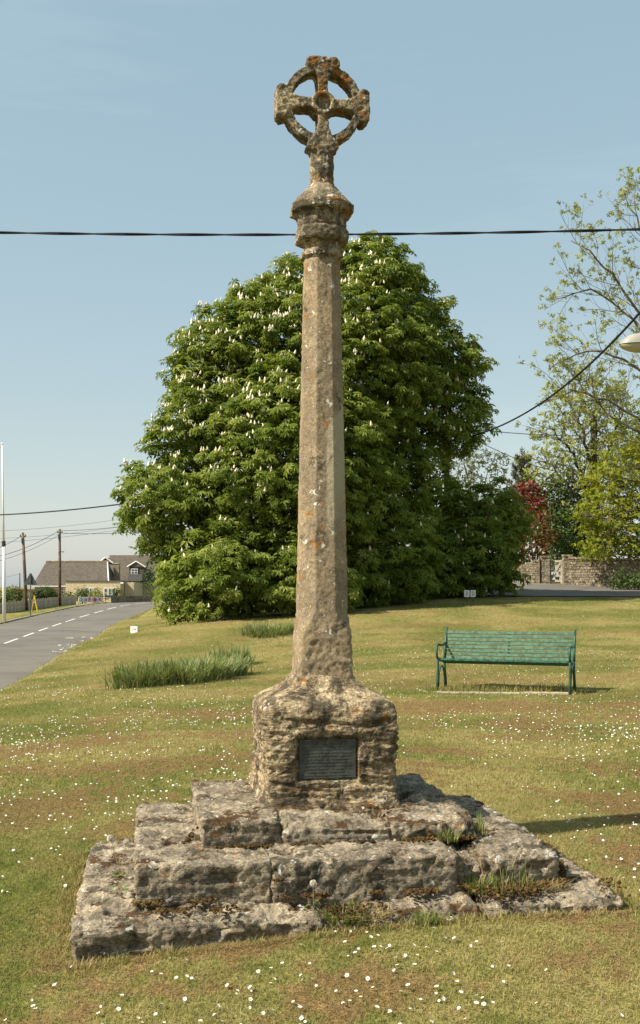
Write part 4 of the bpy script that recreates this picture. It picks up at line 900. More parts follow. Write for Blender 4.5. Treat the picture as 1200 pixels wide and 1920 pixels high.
def bush(name, label, cat, lobes, spacing, per, rad, size, matk, tmpl=SIMPLE, stem=True, group=None, flat=.7, base=None):
    b = np.array(lobes[0][:2]) if base is None else np.array(base[:2]); zb = gz(*b); b = np.array([b[0], b[1], zb]); t = thing(name, label, cat, tuple(b), 0, group)
    Pc, Nc = clumps_on(lobes, spacing, lambda x, y: ground(x, y, False)+.05, .25, 4000); V, Fq, r = foliage(Pc, Nc, per, rad, flat, tmpl, size, .6, jit=.6); V[:, 2] = np.maximum(V[:, 2], ground(V[:, 0], V[:, 1], False)+.02)
    inner = [(l[0], l[1], l[2], l[3]*.65, l[4]*.65, l[5]*.65) for l in lobes]; Pi, Ni = clumps_on(inner, spacing*1.3, None, .2, 1500); V2, F2, r2 = foliage(Pi, Ni, max(3, per//2), rad*1.3, flat, tmpl, size*1.5)
    mesh_obj("crown", np.concatenate([V, V2])-b, [Fq, F2+len(V)], M[matk], t, attrs={"rnd": np.concatenate([r, r2])})
    mb = MB(); limb_tubes(mb, (0, 0, -.1), [(np.array(l[:3])-b, None) for l in lobes], .05 if stem is True else stem, bend=.05); mb.build("trunk", M['bark'], t, smooth=True); return t
bush("willow_tree", "airy grey-green tree seen beyond the big chestnut", "tree", [ell(885, 870, 42, 60, 75, 1), ell(870, 820, 25, 28, 75, 1), ell(915, 880, 25, 32, 75, 1), ell(890, 960, 40, 60, 75, 1)], 1.0, 16, .75, .22, 'greygreen', TRI3, .18)
def spruce(label, base, top, rr):
    b = np.array(base); h = top[2]-b[2]; t = thing("spruce_tree", label, "tree", tuple(b)); MB().tube([(0, 0, -.1), (0, 0, h*.97)], [.16, .03], 7).build("trunk", M['bark'], t)
    V = []; q = random.Random(2); mb = MB(); ax = []; ps = []
    for lv in range(9):
        z = h*(.35+.07*lv); L = rr*(1.02-.09*lv)
        for k in range(5):
            a = k*1.2566+lv*.6; P = np.array([(0, 0, z), (L*.6*math.cos(a), L*.6*math.sin(a), z+.15*L), (L*math.cos(a), L*math.sin(a), z+.75*L)]); mb.tube(P, [.03, .02, .008], 4)
            for u in np.linspace(.15, 1, 16):
                p = P[0]+(P[1]-P[0])*min(1, u/.55) if u < .55 else P[1]+(P[2]-P[1])*((u-.55)/.45); ps.append(p); ax.append(P[2]-P[1])
    for u in np.linspace(.35, 1.0, 40): ps.append(np.array([0, 0, h*u])); ax.append(np.array([0, 0, 1.]))
    mb.build("branches", M['bark'], t); ps, ax = np.array(ps), unit(np.array(ax)); Pn = np.repeat(ps, 14, 0); An = np.repeat(ax, 14, 0)
    n = len(Pn); d = unit(An*.6+rng.normal(0, .7, (n, 3))); R = frames(np.cross(d, rng.normal(size=(n, 3))), np.zeros(n)); R = np.stack([d, np.cross(R[:, :, 2], d), R[:, :, 2]], 2)
    V = scatter(SIMPLE[0]*np.array([1, .35, .2]), Pn, R, rng.uniform(.18, .32, n)); mesh_obj("crown", V, rep_faces(SIMPLE[1], 4, n), M['spruce'], t, attrs={"rnd": np.repeat(rng.random(n), 4)})
x, y, z = W(980, 1000, 66); spruce("grey spruce tip with upswept branches beyond the gate", (x, y, gz(x, y)), W(980, 845, 66), 1.35)
bush("red_shrub", "crimson-leaved shrub rising behind the low chestnut", "shrub", [ell(1004, 948, 9, 20, 50.5, 1), ell(990, 920, 6, 10, 50.5, 1)], .32, 15, .28, .17, 'red', base=W(1006, 1050, 50.5))
bush("copper_shrub", "copper-brown shrub above the wall left of the gate", "shrub", [ell(1003, 1005, 26, 38, 49.6, 1), ell(985, 1030, 22, 25, 49.6, 1)], .4, 15, .38, .17, 'copper')
bush("green_shrub", "mid-green shrub behind the gate", "shrub", [ell(1045, 1000, 32, 50, 53, 1), ell(1030, 940, 30, 40, 54, 1), ell(1060, 1035, 28, 28, 52, 1)], .42, 18, .42, .19, 'bush')
bush("yew_bush", "dark evergreen bush behind the stone wall", "shrub", [ell(1080, 940, 40, 45, 57, 1), ell(1075, 1000, 45, 50, 56, 1), ell(1105, 1010, 30, 40, 55, 1)], .42, 18, .45, .19, 'darkbush')
bush("green_shrub", "pale green shrub with thin stems beside the spruce", "shrub", [ell(1010, 905, 18, 30, 60, 1), ell(1025, 960, 25, 50, 60, 1)], .6, 10, .42, .17, 'ash')
bush("ivy_bush", "leafy bush hanging over the wall at the far right", "shrub", [ell(1170, 1030, 60, 22, 50, 1), ell(1260, 1010, 70, 40, 50, 1)], .5, 12, .4, .15, 'bush')
bush("wall_plant", "green plant growing at the foot of the right-hand wall", "plant", [ell(1165, 1090, 12, 14, 44.6, 1)], .22, 12, .2, .11, 'bush')
bush("wall_plant", "spreading green plant at the wall foot by the right edge", "plant", [ell(1200, 1092, 18, 11, 44.3, 1), ell(1225, 1092, 15, 10, 44.3, 1)], .22, 12, .2, .11, 'bush')
# trees of the village further off, outside and behind the ones in view
bush("beech_tree", "broad green tree far behind the chestnut", "tree", [ell(760, 1040, 90, 70, 110, 1), ell(560, 1060, 80, 50, 120, 1)], 1.6, 16, 1.2, .35, 'bush', TRI3, .3)

# ---------------------------------------------------------------- garden walls and gate
def rubble_wall(name, label, x0, y0, x1, y1, h0, h1, cope=True, th=.22, seed=0):
    L = math.hypot(x1-x0, y1-y0); az = math.atan2(y1-y0, x1-x0); zb = min(gz(x0, y0), gz(x1, y1))-.1
    t = thing(name, label, "stone wall", (x0, y0, zb), az); q = random.Random(seed); base = lambda s: gz(x0+(x1-x0)*s/L, y0+(y1-y0)*s/L)-zb
    hz = lambda s: base(s)+h0+(h1-h0)*s/L
    c = MB(); n = max(2, int(L/.5)); s = np.linspace(0, L, n+1)
    for k in range(n):
        a, b = s[k], s[k+1]; V = [(a, -th+.03, -.3), (b, -th+.03, -.3), (b, th-.03, -.3), (a, th-.03, -.3), (a, -th+.03, hz(a)-.02), (b, -th+.03, hz(b)-.02), (b, th-.03, hz(b)-.02), (a, th-.03, hz(a)-.02)]
        c.add(V, [[0, 1, 5, 4], [2, 3, 7, 6], [4, 5, 6, 7]]+([[0, 4, 7, 3]] if k == 0 else [])+([[1, 2, 6, 5]] if k == n-1 else []))
    c.build("wall_core", M['mortar'], t)
    for side in (-1, 1):
        m = MB(); z = -.1
        while z < max(hz(0), hz(L)):
            rh = q.uniform(.07, .13); x = 0.0
            while x < L:
                w = min(q.uniform(.12, .36), L-x)
                if z+rh*.6 < hz(min(L, x+w/2)) and w > .03:
                    m.box((x+w/2, side*(th-.02), z+rh/2), (w/2-.008, .03+q.uniform(-.012, .012), min(rh, hz(x+w/2)-z)/2-.007))
                x += w
            z += rh
        o = m.build("stonework", M['wall'], t); o["kind"] = "stuff"
    if cope:
        n = max(2, int(L/.42)); s = np.linspace(0, L, n+1)
        for k in range(n):
            a, b = s[k]+.006, s[k+1]-.006; e = q.uniform(-.012, .012); m = MB(); za, zb_ = hz(a), hz(b)
            m.add([(a, -th-.05, za), (b, -th-.05, zb_), (b, th+.05, zb_), (a, th+.05, za), (a, -th-.05, za+.09+e), (b, -th-.05, zb_+.09+e), (b, th+.05, zb_+.09+e), (a, th+.05, za+.09+e)], [[0, 3, 2, 1], [4, 5, 6, 7], [0, 1, 5, 4], [1, 2, 6, 5], [2, 3, 7, 6], [3, 0, 4, 7]])
            m.build("coping_stone", M['wall'], t)
    return t
g1 = W(1022, 1094, 48)[:2]; g2 = W(1063, 1098, 47.6)[:2]
xl, yl = W(950, 1093, 48.6)[:2]
rubble_wall("garden_wall", "pale stone wall sloping up to the left of the gate", xl, yl, g1[0]-.18, g1[1], .55, 1.10, False, seed=1)
rubble_wall("garden_wall", "long rubble wall with coping right of the gate", g2[0]+.1, g2[1], 17.5, 44.8, 1.15, 1.18, True, seed=2)
for (gx_, gy_), lab, hh in ((g1, "square stone gate pier left of the wooden gate", 1.22), (g2, "stone gate pier at the start of the long wall", 1.28)):
    zz = gz(gx_, gy_); t = thing("gate_pier", lab, "gate pier", (gx_, gy_, zz), -.05, "gate piers")
    q = random.Random(int(hh*100)); z = -.1
    while z < hh-.1:
        h_ = q.uniform(.13, .2); MB().box((q.uniform(-.008, .008), 0, z+h_/2), (.17, .22+q.uniform(-.01, .01), h_/2-.005)).build("pier_stone", M['wall'], t); z += h_
    MB().box((0, 0, z+.04), (.20, .25, .04)).build("cap_stone", M['wall'], t)
zz = gz((g1[0]+g2[0])/2, 47.8); gw = math.hypot(g2[0]-g1[0], g2[1]-g1[1])-.38
gt = thing("garden_gate", "small wooden gate with diagonal brace between stone piers", "gate", (g1[0]+.19, g1[1], zz+.05), math.atan2(g2[1]-g1[1], g2[0]-g1[0]))
for x_ in (.04, gw-.04): MB().box((x_, 0, .52), (.04, .03, .52)).build("stile", M['gate'], gt)
for z_ in (.12, .34, .56, .78, .98): MB().box((gw/2, 0, z_), (gw/2-.08, .014, .045)).build("rail", M['gate'], gt)
m = MB(); l = math.hypot(gw-.1, .85); a = math.atan2(.85, gw-.1); m.box((gw/2, -.03, .55), (l/2, .012, .04), M=[[math.cos(a), 0, -math.sin(a)], [0, 1, 0], [math.sin(a), 0, math.cos(a)]]); m.build("brace", M['gate'], gt)

# ---------------------------------------------------------------- bench
BX, BY, _ = W(942, 1300, 15.0); BZ = gz(BX, BY); BR = math.radians(-20)
bench = thing("park_bench", "long green slatted bench with curled iron arms on the lawn", "bench", (BX, BY, BZ), BR)
HL = .90
for k in range(6): MB().box((0, .02+k*.068, .435-.012*k+(.006 if k == 0 else 0)), (HL, .026, .013)).build("seat_slat", M['bench_worn'], bench)
bk0, bk1 = np.array([.43, .42]), np.array([.56, .83])
for k in range(8):
    c = bk0+(bk1-bk0)*(k+.35)/8; a = math.atan2(bk1[1]-bk0[1], bk1[0]-bk0[0])-math.pi/2
    MB().box((0, c[0], c[1]), (HL, .011, .019), M=[[1, 0, 0], [0, math.cos(a), -math.sin(a)], [0, math.sin(a), math.cos(a)]]).build("back_slat", M['bench_worn'], bench)
MB().tube([(0, .42, .40), (0, bk0[0]+.02, .44), (0, bk1[0]+.02, .82)], .012, 6).build("back_strap", M['bench'], bench)
for sx in (-1, 1):
    x = sx*(HL+.012); fr = MB()
    fr.tube([(x, .0, -.03), (x, .005, .15), (x, .035, .33), (x, .0, .43)], [.024, .020, .018, .020], 8)
    fr.tube([(x, .50, -.03), (x, .475, .15), (x, .42, .30), (x, .42, .42)], [.024, .020, .018, .020], 8)
    t = np.linspace(0, math.pi, 12); fr.tube(np.stack([np.full(12, x), .24-.19*np.cos(t), .05+.28*np.sin(t)], 1), .013, 6)
    fr.tube([(x, .0, .43), (x, .22, .41), (x, .42, .40)], .018, 8)
    fr.tube([(x, .42, .40), (x, .45, .55), (x, .50, .70), (x, .585, .86)], [.020, .019, .018, .016], 8)
    fr.build("end_frame", M['bench'], bench, smooth=True)
    t = np.linspace(-.55, 1.25*math.pi, 22); ar = MB(); cy, cz = .075, .545; cur = np.stack([np.full(22, x), cy-.095*np.cos(t+.35), cz+.115*np.sin(t+.35)], 1)
    ar.tube(np.stack([np.full(9, x), np.linspace(.05, .475, 9), .66-.02*np.sin(np.linspace(0, 3.1, 9))-.015], 1), .017, 8)
    t = np.linspace(.5*math.pi, 1.62*math.pi, 16); ar.tube(np.stack([np.full(16, x), .055+.10*np.cos(t), .545+.105*np.sin(t)], 1), .016, 8); ar.build("arm_rest", M['bench'], bench, smooth=True)
sl = thing("paving_strip", "narrow pale concrete strip in the grass before the bench", "paving", (BX, BY, BZ), BR*.35)
for k in range(3):
    x_ = -.62+k*.60; yy = -.13
    wx = BX+x_*math.cos(BR*.35)-yy*math.sin(BR*.35); wy = BY+x_*math.sin(BR*.35)+yy*math.cos(BR*.35)
    MB().box((x_, yy, gz(wx, wy)-BZ-.008), (.295, .075, .022), rz=0).build("slab", M['concrete'], sl)
P = np.stack([BX+rng.uniform(-1, 1, 1500), BY+.25+rng.normal(0, .18, 1500)], 1); V, Q, T, at = blades(0, .075, .004, .05, P)
tag(mesh_obj("bench_grass", V, [Q, T], M['blade'], None, (0, 0, 0), False, at), "unmown darker grass beneath the green bench", "grass", None, "stuff")

# ---------------------------------------------------------------- marker board, notice boards
x, y, z = W(252, 1192, 31); z = gz(x, y)
t = thing("marker_board", "small white numbered marker standing in the grass by the road", "marker", (x, y, z), math.radians(-14))
MB().box((0, 0, .10), (.105, .035, .115)).build("board", M['white'], t)
def text(s, size, matk, parent, loc, rot=(math.radians(90), 0, 0)):
    c = bpy.data.curves.new("lettering", 'FONT'); c.body = s; c.size = size; c.align_x = 'CENTER'; c.align_y = 'CENTER'; c.extrude = .001
    tmp = bpy.data.objects.new("tmp", c); col.objects.link(tmp); dg = bpy.context.evaluated_depsgraph_get(); me = bpy.data.meshes.new_from_object(tmp.evaluated_get(dg)); bpy.data.objects.remove(tmp)
    me.materials.clear(); return obj("lettering", me, M[matk], parent, loc, rot)
text("179", .085, 'black_text', t, (0, -.037, .12))
x, y, _ = W(881, 1124, 35.6); z = gz(x, y)
for dx, lab in ((-.10, "left of two small white notices on stakes under the dark chestnut"), (.105, "right of two small white notices on stakes under the dark chestnut")):
    t = thing("notice_board", lab, "notice board", (x+dx, y, z), .05, "pair of small notices")
    MB().box((0, 0, .27), (.085, .012, .11)).build("board", M['white'], t); MB().box((0, .022, .15), (.018, .010, .20)).build("stake", M['wood_pole'], t)
    m = MB()
    for k in range(5): m.box((random.uniform(-.01, .01), -.0135, .34-.032*k), (random.uniform(.03, .06), .001, .006))
    m.build("faded_print", M['dark_metal'], t)

# ---------------------------------------------------------------- cables, poles, street lamp
def cable(name, label, P, r, matk='black', k=6, group=None):
    P = np.array(P, float); c = P[0].copy(); return tag(MB().tube(P-c, r, k).build(name, M[matk], None, tuple(c), True), label, "cable", group)
def sag(a, b, s, n=40):
    u = np.linspace(0, 1, n)[:, None]; P = np.array(a)*(1-u)+np.array(b)*u; P[:, 2] -= s*4*u[:, 0]*(1-u[:, 0]); return P
def pole(label, x, y, h, r=.13, lean=(0, 0), gear=True, group="wooden utility poles"):
    z = gz(x, y); t = thing("utility_pole", label, "utility pole", (x, y, z-.3), 0, group); top = np.array([lean[0], lean[1], h+.3])
    MB().tube([(0, 0, 0), top*.5, top], [r*1.15, r, r*.78], 10).build("post", M['wood_pole'], t, smooth=True)
    if gear:
        MB().box(top*.955+np.array([.0, -.0, 0]), (.28, .05, .05)).build("cross_arm", M['wood_pole'], t)
        for dx in (-.24, .24): MB().tube([top*.955+np.array([dx, 0, .03]), top*.955+np.array([dx, 0, .17])], [.05, .035], 8).build("insulator", M['dark_metal'], t)
        MB().box(top*.90+np.array([.0, -.16, 0]), (.11, .07, .24)).build("junction_box", M['dark_metal'], t)
    return t
# thick twisted cable just behind the capital
zc = CZ+(HOR-439)/F*9.4
A_, B_ = (-15.5, 9.4, zc+.90), (14.5, 9.4, zc+.93)
P = sag(A_, B_, .92, 400); th = np.arange(400)*.42; mbc = MB()
for ph in (0, math.pi): mbc.tube(P-np.array(A_)+.0058*np.stack([th*0, np.cos(th+ph), np.sin(th+ph)], 1), .0072, 6)
o = mbc.build("overhead_cable", M['black'], None, A_, True); tag(o, "thick black twisted cable crossing the sky behind the capital", "cable")
pole("wooden pole across the road carrying the twisted cable", -15.5, 9.4, zc+.9-gz(-15.5, 9.4)+.2, gear=False)
pole("wooden pole on the right carrying the twisted cable", 14.5, 9.4, zc+.93-gz(14.5, 9.4)+.2, gear=False)
# pole half hidden by the chestnut with a service cable to the lamp pole
px_, py_ = W(838, 1100, 41)[:2]; hz_ = 7.35; pole("dark wooden pole half hidden right of the chestnut crown", px_, py_, hz_-gz(px_, py_)+.3, .12, gear=False)
t_ = np.linspace(0, .80, 60); zq = 7.05-2.75*t_+0*t_; zq = 7.05-3.6*t_+6.3*t_**2
kx = np.array([0, .2, .293, .438, .52, .607, .70, .80]); kz = np.array([7.0, 6.6, 6.47, 6.46, 6.72, 7.2, 7.9, 8.75]); cf = np.polyfit(kx, kz, 3); zq = np.polyval(cf, t_)
P = np.stack([px_+(7.5-4.64)*t_, py_-(py_-10)*t_, zq], 1); cable("overhead_cable", "black service cable dipping from the upper right towards the chestnut", P, .026)
lx_, ly_ = P[-1, 0], P[-1, 1]; lz = gz(lx_, ly_)
pole("wooden lamp pole just beyond the right edge", lx_, ly_, zq[-1]-lz+.15, .13, gear=False)
hx = (1162-600)/F*ly_; hz0 = CZ+(HOR-646)/F*ly_
lamp = thing("street_lamp", "cream street lamp head reaching in from the right edge", "street lamp", (lx_-.11, ly_, hz0+.15))
Lh = .78; u = np.linspace(0, 1, 22); x0 = hx-(lx_-.11)
def half(zsgn, hmax, w):
    Vs = []; 
    for a in u:
        ww = w*math.sin(math.pi*min(1, .004+a*.99)**.62)**.7+.004; hh = hmax*math.sin(math.pi*min(1, .004+a*.98)**.75)**.8+.003
        for b in np.linspace(0, math.pi, 11): Vs.append((x0+a*Lh, -ww*math.cos(b), -.15+zsgn*hh*math.sin(b)))
    n = 11; Q = [[i*n+j, i*n+j+1, (i+1)*n+j+1, (i+1)*n+j] for i in range(21) for j in range(10)]; return np.array(Vs), np.array(Q)
V, Q = half(1, .165, .15); mesh_obj("canopy", V, Q, M['cream'], lamp, smooth=True)
V, Q = half(-1, .11, .135); mesh_obj("lamp_bowl", V+np.array([0, 0, -.008]), Q, M['bowl'], lamp, smooth=True)
V, Q = half(-1, .012, .155); mesh_obj("rim", V*1.0, Q, M['dark_metal'], lamp, smooth=True)
MB().tube([(x0+Lh*.9, 0, -.10), (x0+Lh+.2, 0, .0), (0, 0, .25)], .028, 8).build("arm", M['dark_metal'], lamp, smooth=True)
# far left poles and wires
p1 = W(50, 1143, 100); p2 = W(112, 1136, 112); p3 = W(37, 1105, 190)
pole("leaning dark pole with boxes behind the warning sign", p1[0], p1[1], 7.1, .15, (-.35, 0)); pole("straight brown utility pole before the tiled roof", p2[0], p2[1], 7.85, .15)
pole("thin far pole at the left skyline", p3[0], p3[1], W(37, 1074, 190)[2]-gz(p3[0], p3[1]), .12, gear=False)
t2 = W(110, 995, 112); t1 = W(42, 1004, 100)
# small bracket lamp on the brown pole
sl_ = W(113, 1034, 112); m = thing("bracket_lamp", "little pale lamp on a bracket of the brown pole", "lamp", tuple(sl_)); MB().tube([(0, 0, 0), (.32, -.1, .0)], .025, 6).build("bracket", M['dark_metal'], m); MB().tube([(.22, -.1, -.02), (.42, -.1, -.02)], [.09, .05], 8).build("lamp_head", M['cream'], m)
hp = W(838, 826, 41)
cable("overhead_cable", "dark wire high at the left running into the chestnut", sag(W(-160, 966, 70), hp, .9), .035)
cable("overhead_cable", "upper thin wire right of the brown pole", sag(t2, W(520, 915, 95), .9), .022); cable("overhead_cable", "lower thin wire right of the brown pole", sag(W(112, 999, 112), W(520, 940, 95), 1.0), .022)
cable("overhead_cable", "sagging wire from the brown pole off to the left edge", sag(t2, W(-120, 1052, 92), 1.0), .024); cable("overhead_cable", "second sagging wire below it to the left edge", sag(W(112, 1002, 112), W(-120, 1066, 92), .9), .018)
cable("overhead_cable", "faint long wire above the pole tops", sag(W(-120, 1022, 120), W(420, 955, 130), .9), .018, 'thin'); cable("overhead_cable", "faint topmost wire of the distant bundle", sag(W(-120, 998, 140), W(420, 935, 150), 1.2), .018, 'thin'); cable("overhead_cable", "faint middle wire of the distant bundle", sag(W(-120, 1012, 140), W(420, 950, 150), 1.2), .018, 'thin')
cable("overhead_cable", "short wire from the leaning pole to the left edge", sag(t1, W(-80, 1040, 95), .5), .018)
cable("overhead_cable", "low wire from the thin far pole", sag(W(-60, 1085, 180), W(37, 1076, 190), .4), .02, 'thin'); cable("overhead_cable", "wire from the thin far pole towards the leaning pole", sag(W(37, 1076, 190), W(48, 1082, 101), .1), .015, 'thin')
cable("overhead_cable", "thin level wire between chestnut and yellow-green tree", sag(W(838, 800, 41), W(1230, 812, 60), .25), .016, 'thin'); cable("overhead_cable", "thin wire slanting down to the right behind the spruce", sag(W(838, 795, 41), W(1120, 893, 60), .5), .016, 'thin')

# white mast
x, y, _ = W(8, 1152, 82); z = gz(x, y); mz = thing("white_mast", "tall white tapered mast at the left edge", "mast", (x, y, z-.2))
hm = W(2, 834, 82)[2]-z
MB().tube([(0, 0, 0), (-.04, 0, hm*.45)], [.135, .115], 12).build("lower_tube", M['white'], mz, smooth=True); MB().tube([(-.04, 0, hm*.45), (-.16, 0, hm+.2)], [.085, .05], 10).build("upper_tube", M['white'], mz, smooth=True)
MB().tube([(-.04, 0, hm*.44), (-.045, 0, hm*.47)], .15, 12).build("collar", M['dark_metal'], mz); MB().tube([(-.16, 0, hm+.2), (-.16, 0, hm+.28), (-.16, 0, hm+.36)], [.05, .11, .04], 8).build("finial", M['white'], mz)
# back of the triangular sign
x, y, _ = W(57, 1147, 92); z = gz(x, y); sg = thing("warning_sign", "grey back of a triangular road sign on a post", "road sign", (x, y, z))
s = F/92; top = (1147-1066)/s+(0); MB().tube([(0, 0, -.2), (0.02, 0, top-.05)], .045, 8).build("post", M['signback'], sg)
tri = [(-.52, top-1.0), (.52, top-1.0), (.56, top-.93), (.05, top), (-.05, top), (-.56, top-.93)]; MB().prism(tri, 1, .05, .07).build("sign_plate", M['signback'], sg)
for z_ in (top-.8, top-.35): MB().box((.02, .045, z_), (.25 if z_ < top-.5 else .12, .012, .02)).build("clamp", M['dark_metal'], sg)
# yellow A-frame
x, y, _ = W(66, 1142, 98); z = gz(x, y); t = thing("yellow_a_frame", "bright yellow A-frame leaning beside the sign post", "frame", (x, y, z-.02))
MB().tube([(-.08, 0, 1.5), (.22, 0, 0)], .055, 6).build("leg", M['yellow'], t); MB().tube([(-.08, 0, 1.5), (-.38, .2, 0)], .03, 6).build("leg", M['yellow'], t); MB().tube([(-.20, .08, .85), (.06, 0, .85)], .02, 6).build("rung", M['yellow'], t)

# fence of grey boards along the verge
fx = [W(-40, 1150, 90), W(15, 1148, 95), W(60, 1143, 102), W(100, 1138, 110), W(142, 1134, 119)]
fn = thing("board_fence", "low grey board fence behind the roadside poles", "fence", (fx[0][0], fx[0][1], gz(fx[0][0], fx[0][1]))); b = np.array(fn.location)
q = random.Random(8)
for a, c in zip(fx[:-1], fx[1:]):
    L = math.hypot(c[0]-a[0], c[1]-a[1]); n = max(2, int(L/.9)); az = math.atan2(c[1]-a[1], c[0]-a[0])
    for k in range(n):
        u = (k+.5)/n; x, y = a[0]+(c[0]-a[0])*u, a[1]+(c[1]-a[1])*u; z = gz(x, y); MB().box((0, q.uniform(-.02, .02), .43), (L/n/2-.015, .025, .47+q.uniform(-.03, .03))).build("board", M['fence'], fn, tuple(np.array([x, y, z])-b), rot=(0, 0, az))
# stone wall by the bend, banner, street nameboard
a, c = W(206, 1130, 127), W(330, 1128, 133); rubble_wall("roadside_wall", "low stone wall at the far bend of the road", a[0], a[1], c[0], c[1], .80, .78, False, seed=5)
a, c = W(147, 1133, 121), W(191, 1131, 124); z = gz((a[0]+c[0])/2, a[1]); az = math.atan2(c[1]-a[1], c[0]-a[0]); L = math.hypot(c[0]-a[0], c[1]-a[1])
bn = thing("banner", "colourful painted banner on low posts at the roadside", "banner", (a[0], a[1], z), az)
cols = {'w': (.7, .68, .62), 'b': (.25, .42, .60), 'p': (.60, .25, .38), 'm': (.38, .12, .30), 'r': (.6, .14, .10), 'k': (.12, .10, .14)}
for k_, v_ in cols.items(): M['ban_'+k_] = plain("banner_"+k_, v_, .8, 0, .15, 6)
MB().box((L/2, 0, .42), (L/2, .015, .30)).build("sheet", M['ban_w'], bn)
for k, ch in enumerate("wbbwbpwmpwprkpwrp"):
    if ch != 'w': MB().box((.12+(L-.24)*(k+.5)/17, -.018, .42+q.uniform(-.08, .08)), (L/17*.46, .003, q.uniform(.12, .22))).build("painted_patch", M['ban_'+ch], bn)
for x_ in (.05, L-.05): MB().box((x_, .03, .3), (.03, .015, .4)).build("post", M['wood_pole'], bn)
a = W(206, 1131, 125); z = gz(a[0], a[1]); nb = thing("street_nameboard", "dark green board on two short posts before the stone wall", "sign", (a[0], a[1], z)); w = 18/F*125/2*1.0
MB().box((0, 0, .78), (w, .015, .13)).build("board", M['greensign'], nb)
for x_ in (-w+.06, w-.06): MB().box((x_, .028, .4), (.035, .012, .5)).build("post", M['greensign'], nb)

# ---------------------------------------------------------------- house at the bend
HD = 150.0; hs = F/HD; hx0, hz0 = (lambda px: (px-600)/hs), (lambda py: CZ-(py-HOR)/hs)
zb = -1.3
hs_t = thing("village_house", "long low house with stone-tiled roofs and yellow flat-roofed extension", "house", (hx0(140), HD, zb)); ob = np.array([hx0(140), HD, zb])
def hb_(name, x0, x1, y0, y1, z0, z1, m, par=hs_t): return MB().box(((x0+x1)/2-ob[0], (y0+y1)/2-ob[1], (z0+z1)/2-ob[2]), ((x1-x0)/2, (y1-y0)/2, (z1-z0)/2)).build(name, M[m], par)
zr, ze = hz0(1052), hz0(1098)
hb_("wall", hx0(64), hx0(202), HD+.2, HD+8, zb-.5, ze+.05, 'render_wall')
# main roof: hipped to the left, gable at the right
xl0, xl1, xr = hx0(61), hx0(73), hx0(205)
R_ = np.array([(xl0, HD-.25, ze-.05), (xr, HD-.25, ze-.05), (hx0(191), HD+4, zr), (xl1, HD+4, zr), (xl0, HD+8.4, ze-.05), (xr, HD+8.4, ze-.05)])-ob
mr = MB().add(R_, [[0, 1, 2, 3], [4, 3, 2, 5]], [[0, 3, 4], [1, 5, 2]]).build("roof", M['roof'], hs_t)
MB().tube(np.array([(xl1, HD+4, zr+.03), (hx0(191), HD+4, zr+.03)])-ob, .13, 6).build("ridge_tiles", M['wall'], mr)
MB().tube(np.array([(hx0(191), HD+4, zr), (xr, HD-.25, ze-.05)])-ob, .09, 5).build("bargeboard", M['white'], mr)
# rear cross wing with higher roof
zr2 = hz0(1043)
hb_("wall", hx0(188), hx0(300), HD+6.5, HD+14, zb-.5, hz0(1090), 'render_wall')
R_ = np.array([(hx0(184), HD+6, hz0(1092)), (hx0(305), HD+6, hz0(1092)), (hx0(300), HD+10.5, zr2+.45), (hx0(178), HD+10.5, zr2+.45), (hx0(184), HD+15, hz0(1092)), (hx0(305), HD+15, hz0(1092))])-ob
mr2 = MB().add(R_, [[0, 1, 2, 3], [4, 3, 2, 5]], [[0, 3, 4], [1, 5, 2]]).build("roof", M['roof'], hs_t)
xc0, xc1 = hx0(201), hx0(212); ch = hb_("chimney", xc0, xc1, HD+4.5, HD+5.3, ze-.3, hz0(1056), 'wall'); hb_("chimney_cap", xc0-.06, xc1+.06, HD+4.44, HD+5.36, hz0(1056), hz0(1054), 'concrete', ch)
def dormer(x0, x1, ytop, ybase, yf, win=True):
    xm = (x0+x1)/2; d = hb_("dormer", x0+.15, x1-.15, yf, yf+2.4, hz0(ybase)-.2, hz0(ytop+10), 'roof'); zt2, zbm = hz0(ytop), hz0(ytop+11)
    P = np.array([(x0-.1, yf-.15, zbm), (x1+.1, yf-.15, zbm), (xm, yf-.15, zt2), (x0-.1, yf+2.8, zbm), (x1+.1, yf+2.8, zbm), (xm, yf+2.8, zt2)])-ob
    MB().add(P, [[0, 2, 5, 3], [1, 4, 5, 2]], [[0, 1, 2], [3, 5, 4]]).build("dormer_roof", M['roof'], d)
    for sx in ((x0-.12, xm), (x1+.12, xm)): MB().tube(np.array([(sx[0], yf-.2, zbm), (sx[1], yf-.2, zt2)])-ob, .10, 5).build("bargeboard", M['white'], d)
    return d
d = dormer(hx0(228), hx0(260), 1051, 1082, HD+5.2)
def window(par, x0, x1, z0, z1, y, nx, nz, fr=.07):
    w = MB().box(((x0+x1)/2-ob[0], y-ob[1], (z0+z1)/2-ob[2]), ((x1-x0)/2, .05, (z1-z0)/2)).build("window", M['white'], par); 
    for a in range(nx):
        for b in range(nz):
            xa = x0+fr+(x1-x0-fr)*a/nx; xb = x0+(x1-x0-fr)*(a+1)/nx; za = z0+fr+(z1-z0-fr)*b/nz; zb2 = z0+(z1-z0-fr)*(b+1)/nz
            MB().box(((xa+xb)/2-ob[0], y-.052-ob[1], (za+zb2)/2-ob[2]), ((xb-xa)/2, .006, (zb2-za)/2)).build("pane", M['glass'], w)
window(d, hx0(233.5), hx0(246.5), hz0(1081), hz0(1065), HD+5.12, 2, 3)
dormer(hx0(162), hx0(187), 1042, 1056, HD+9.0)
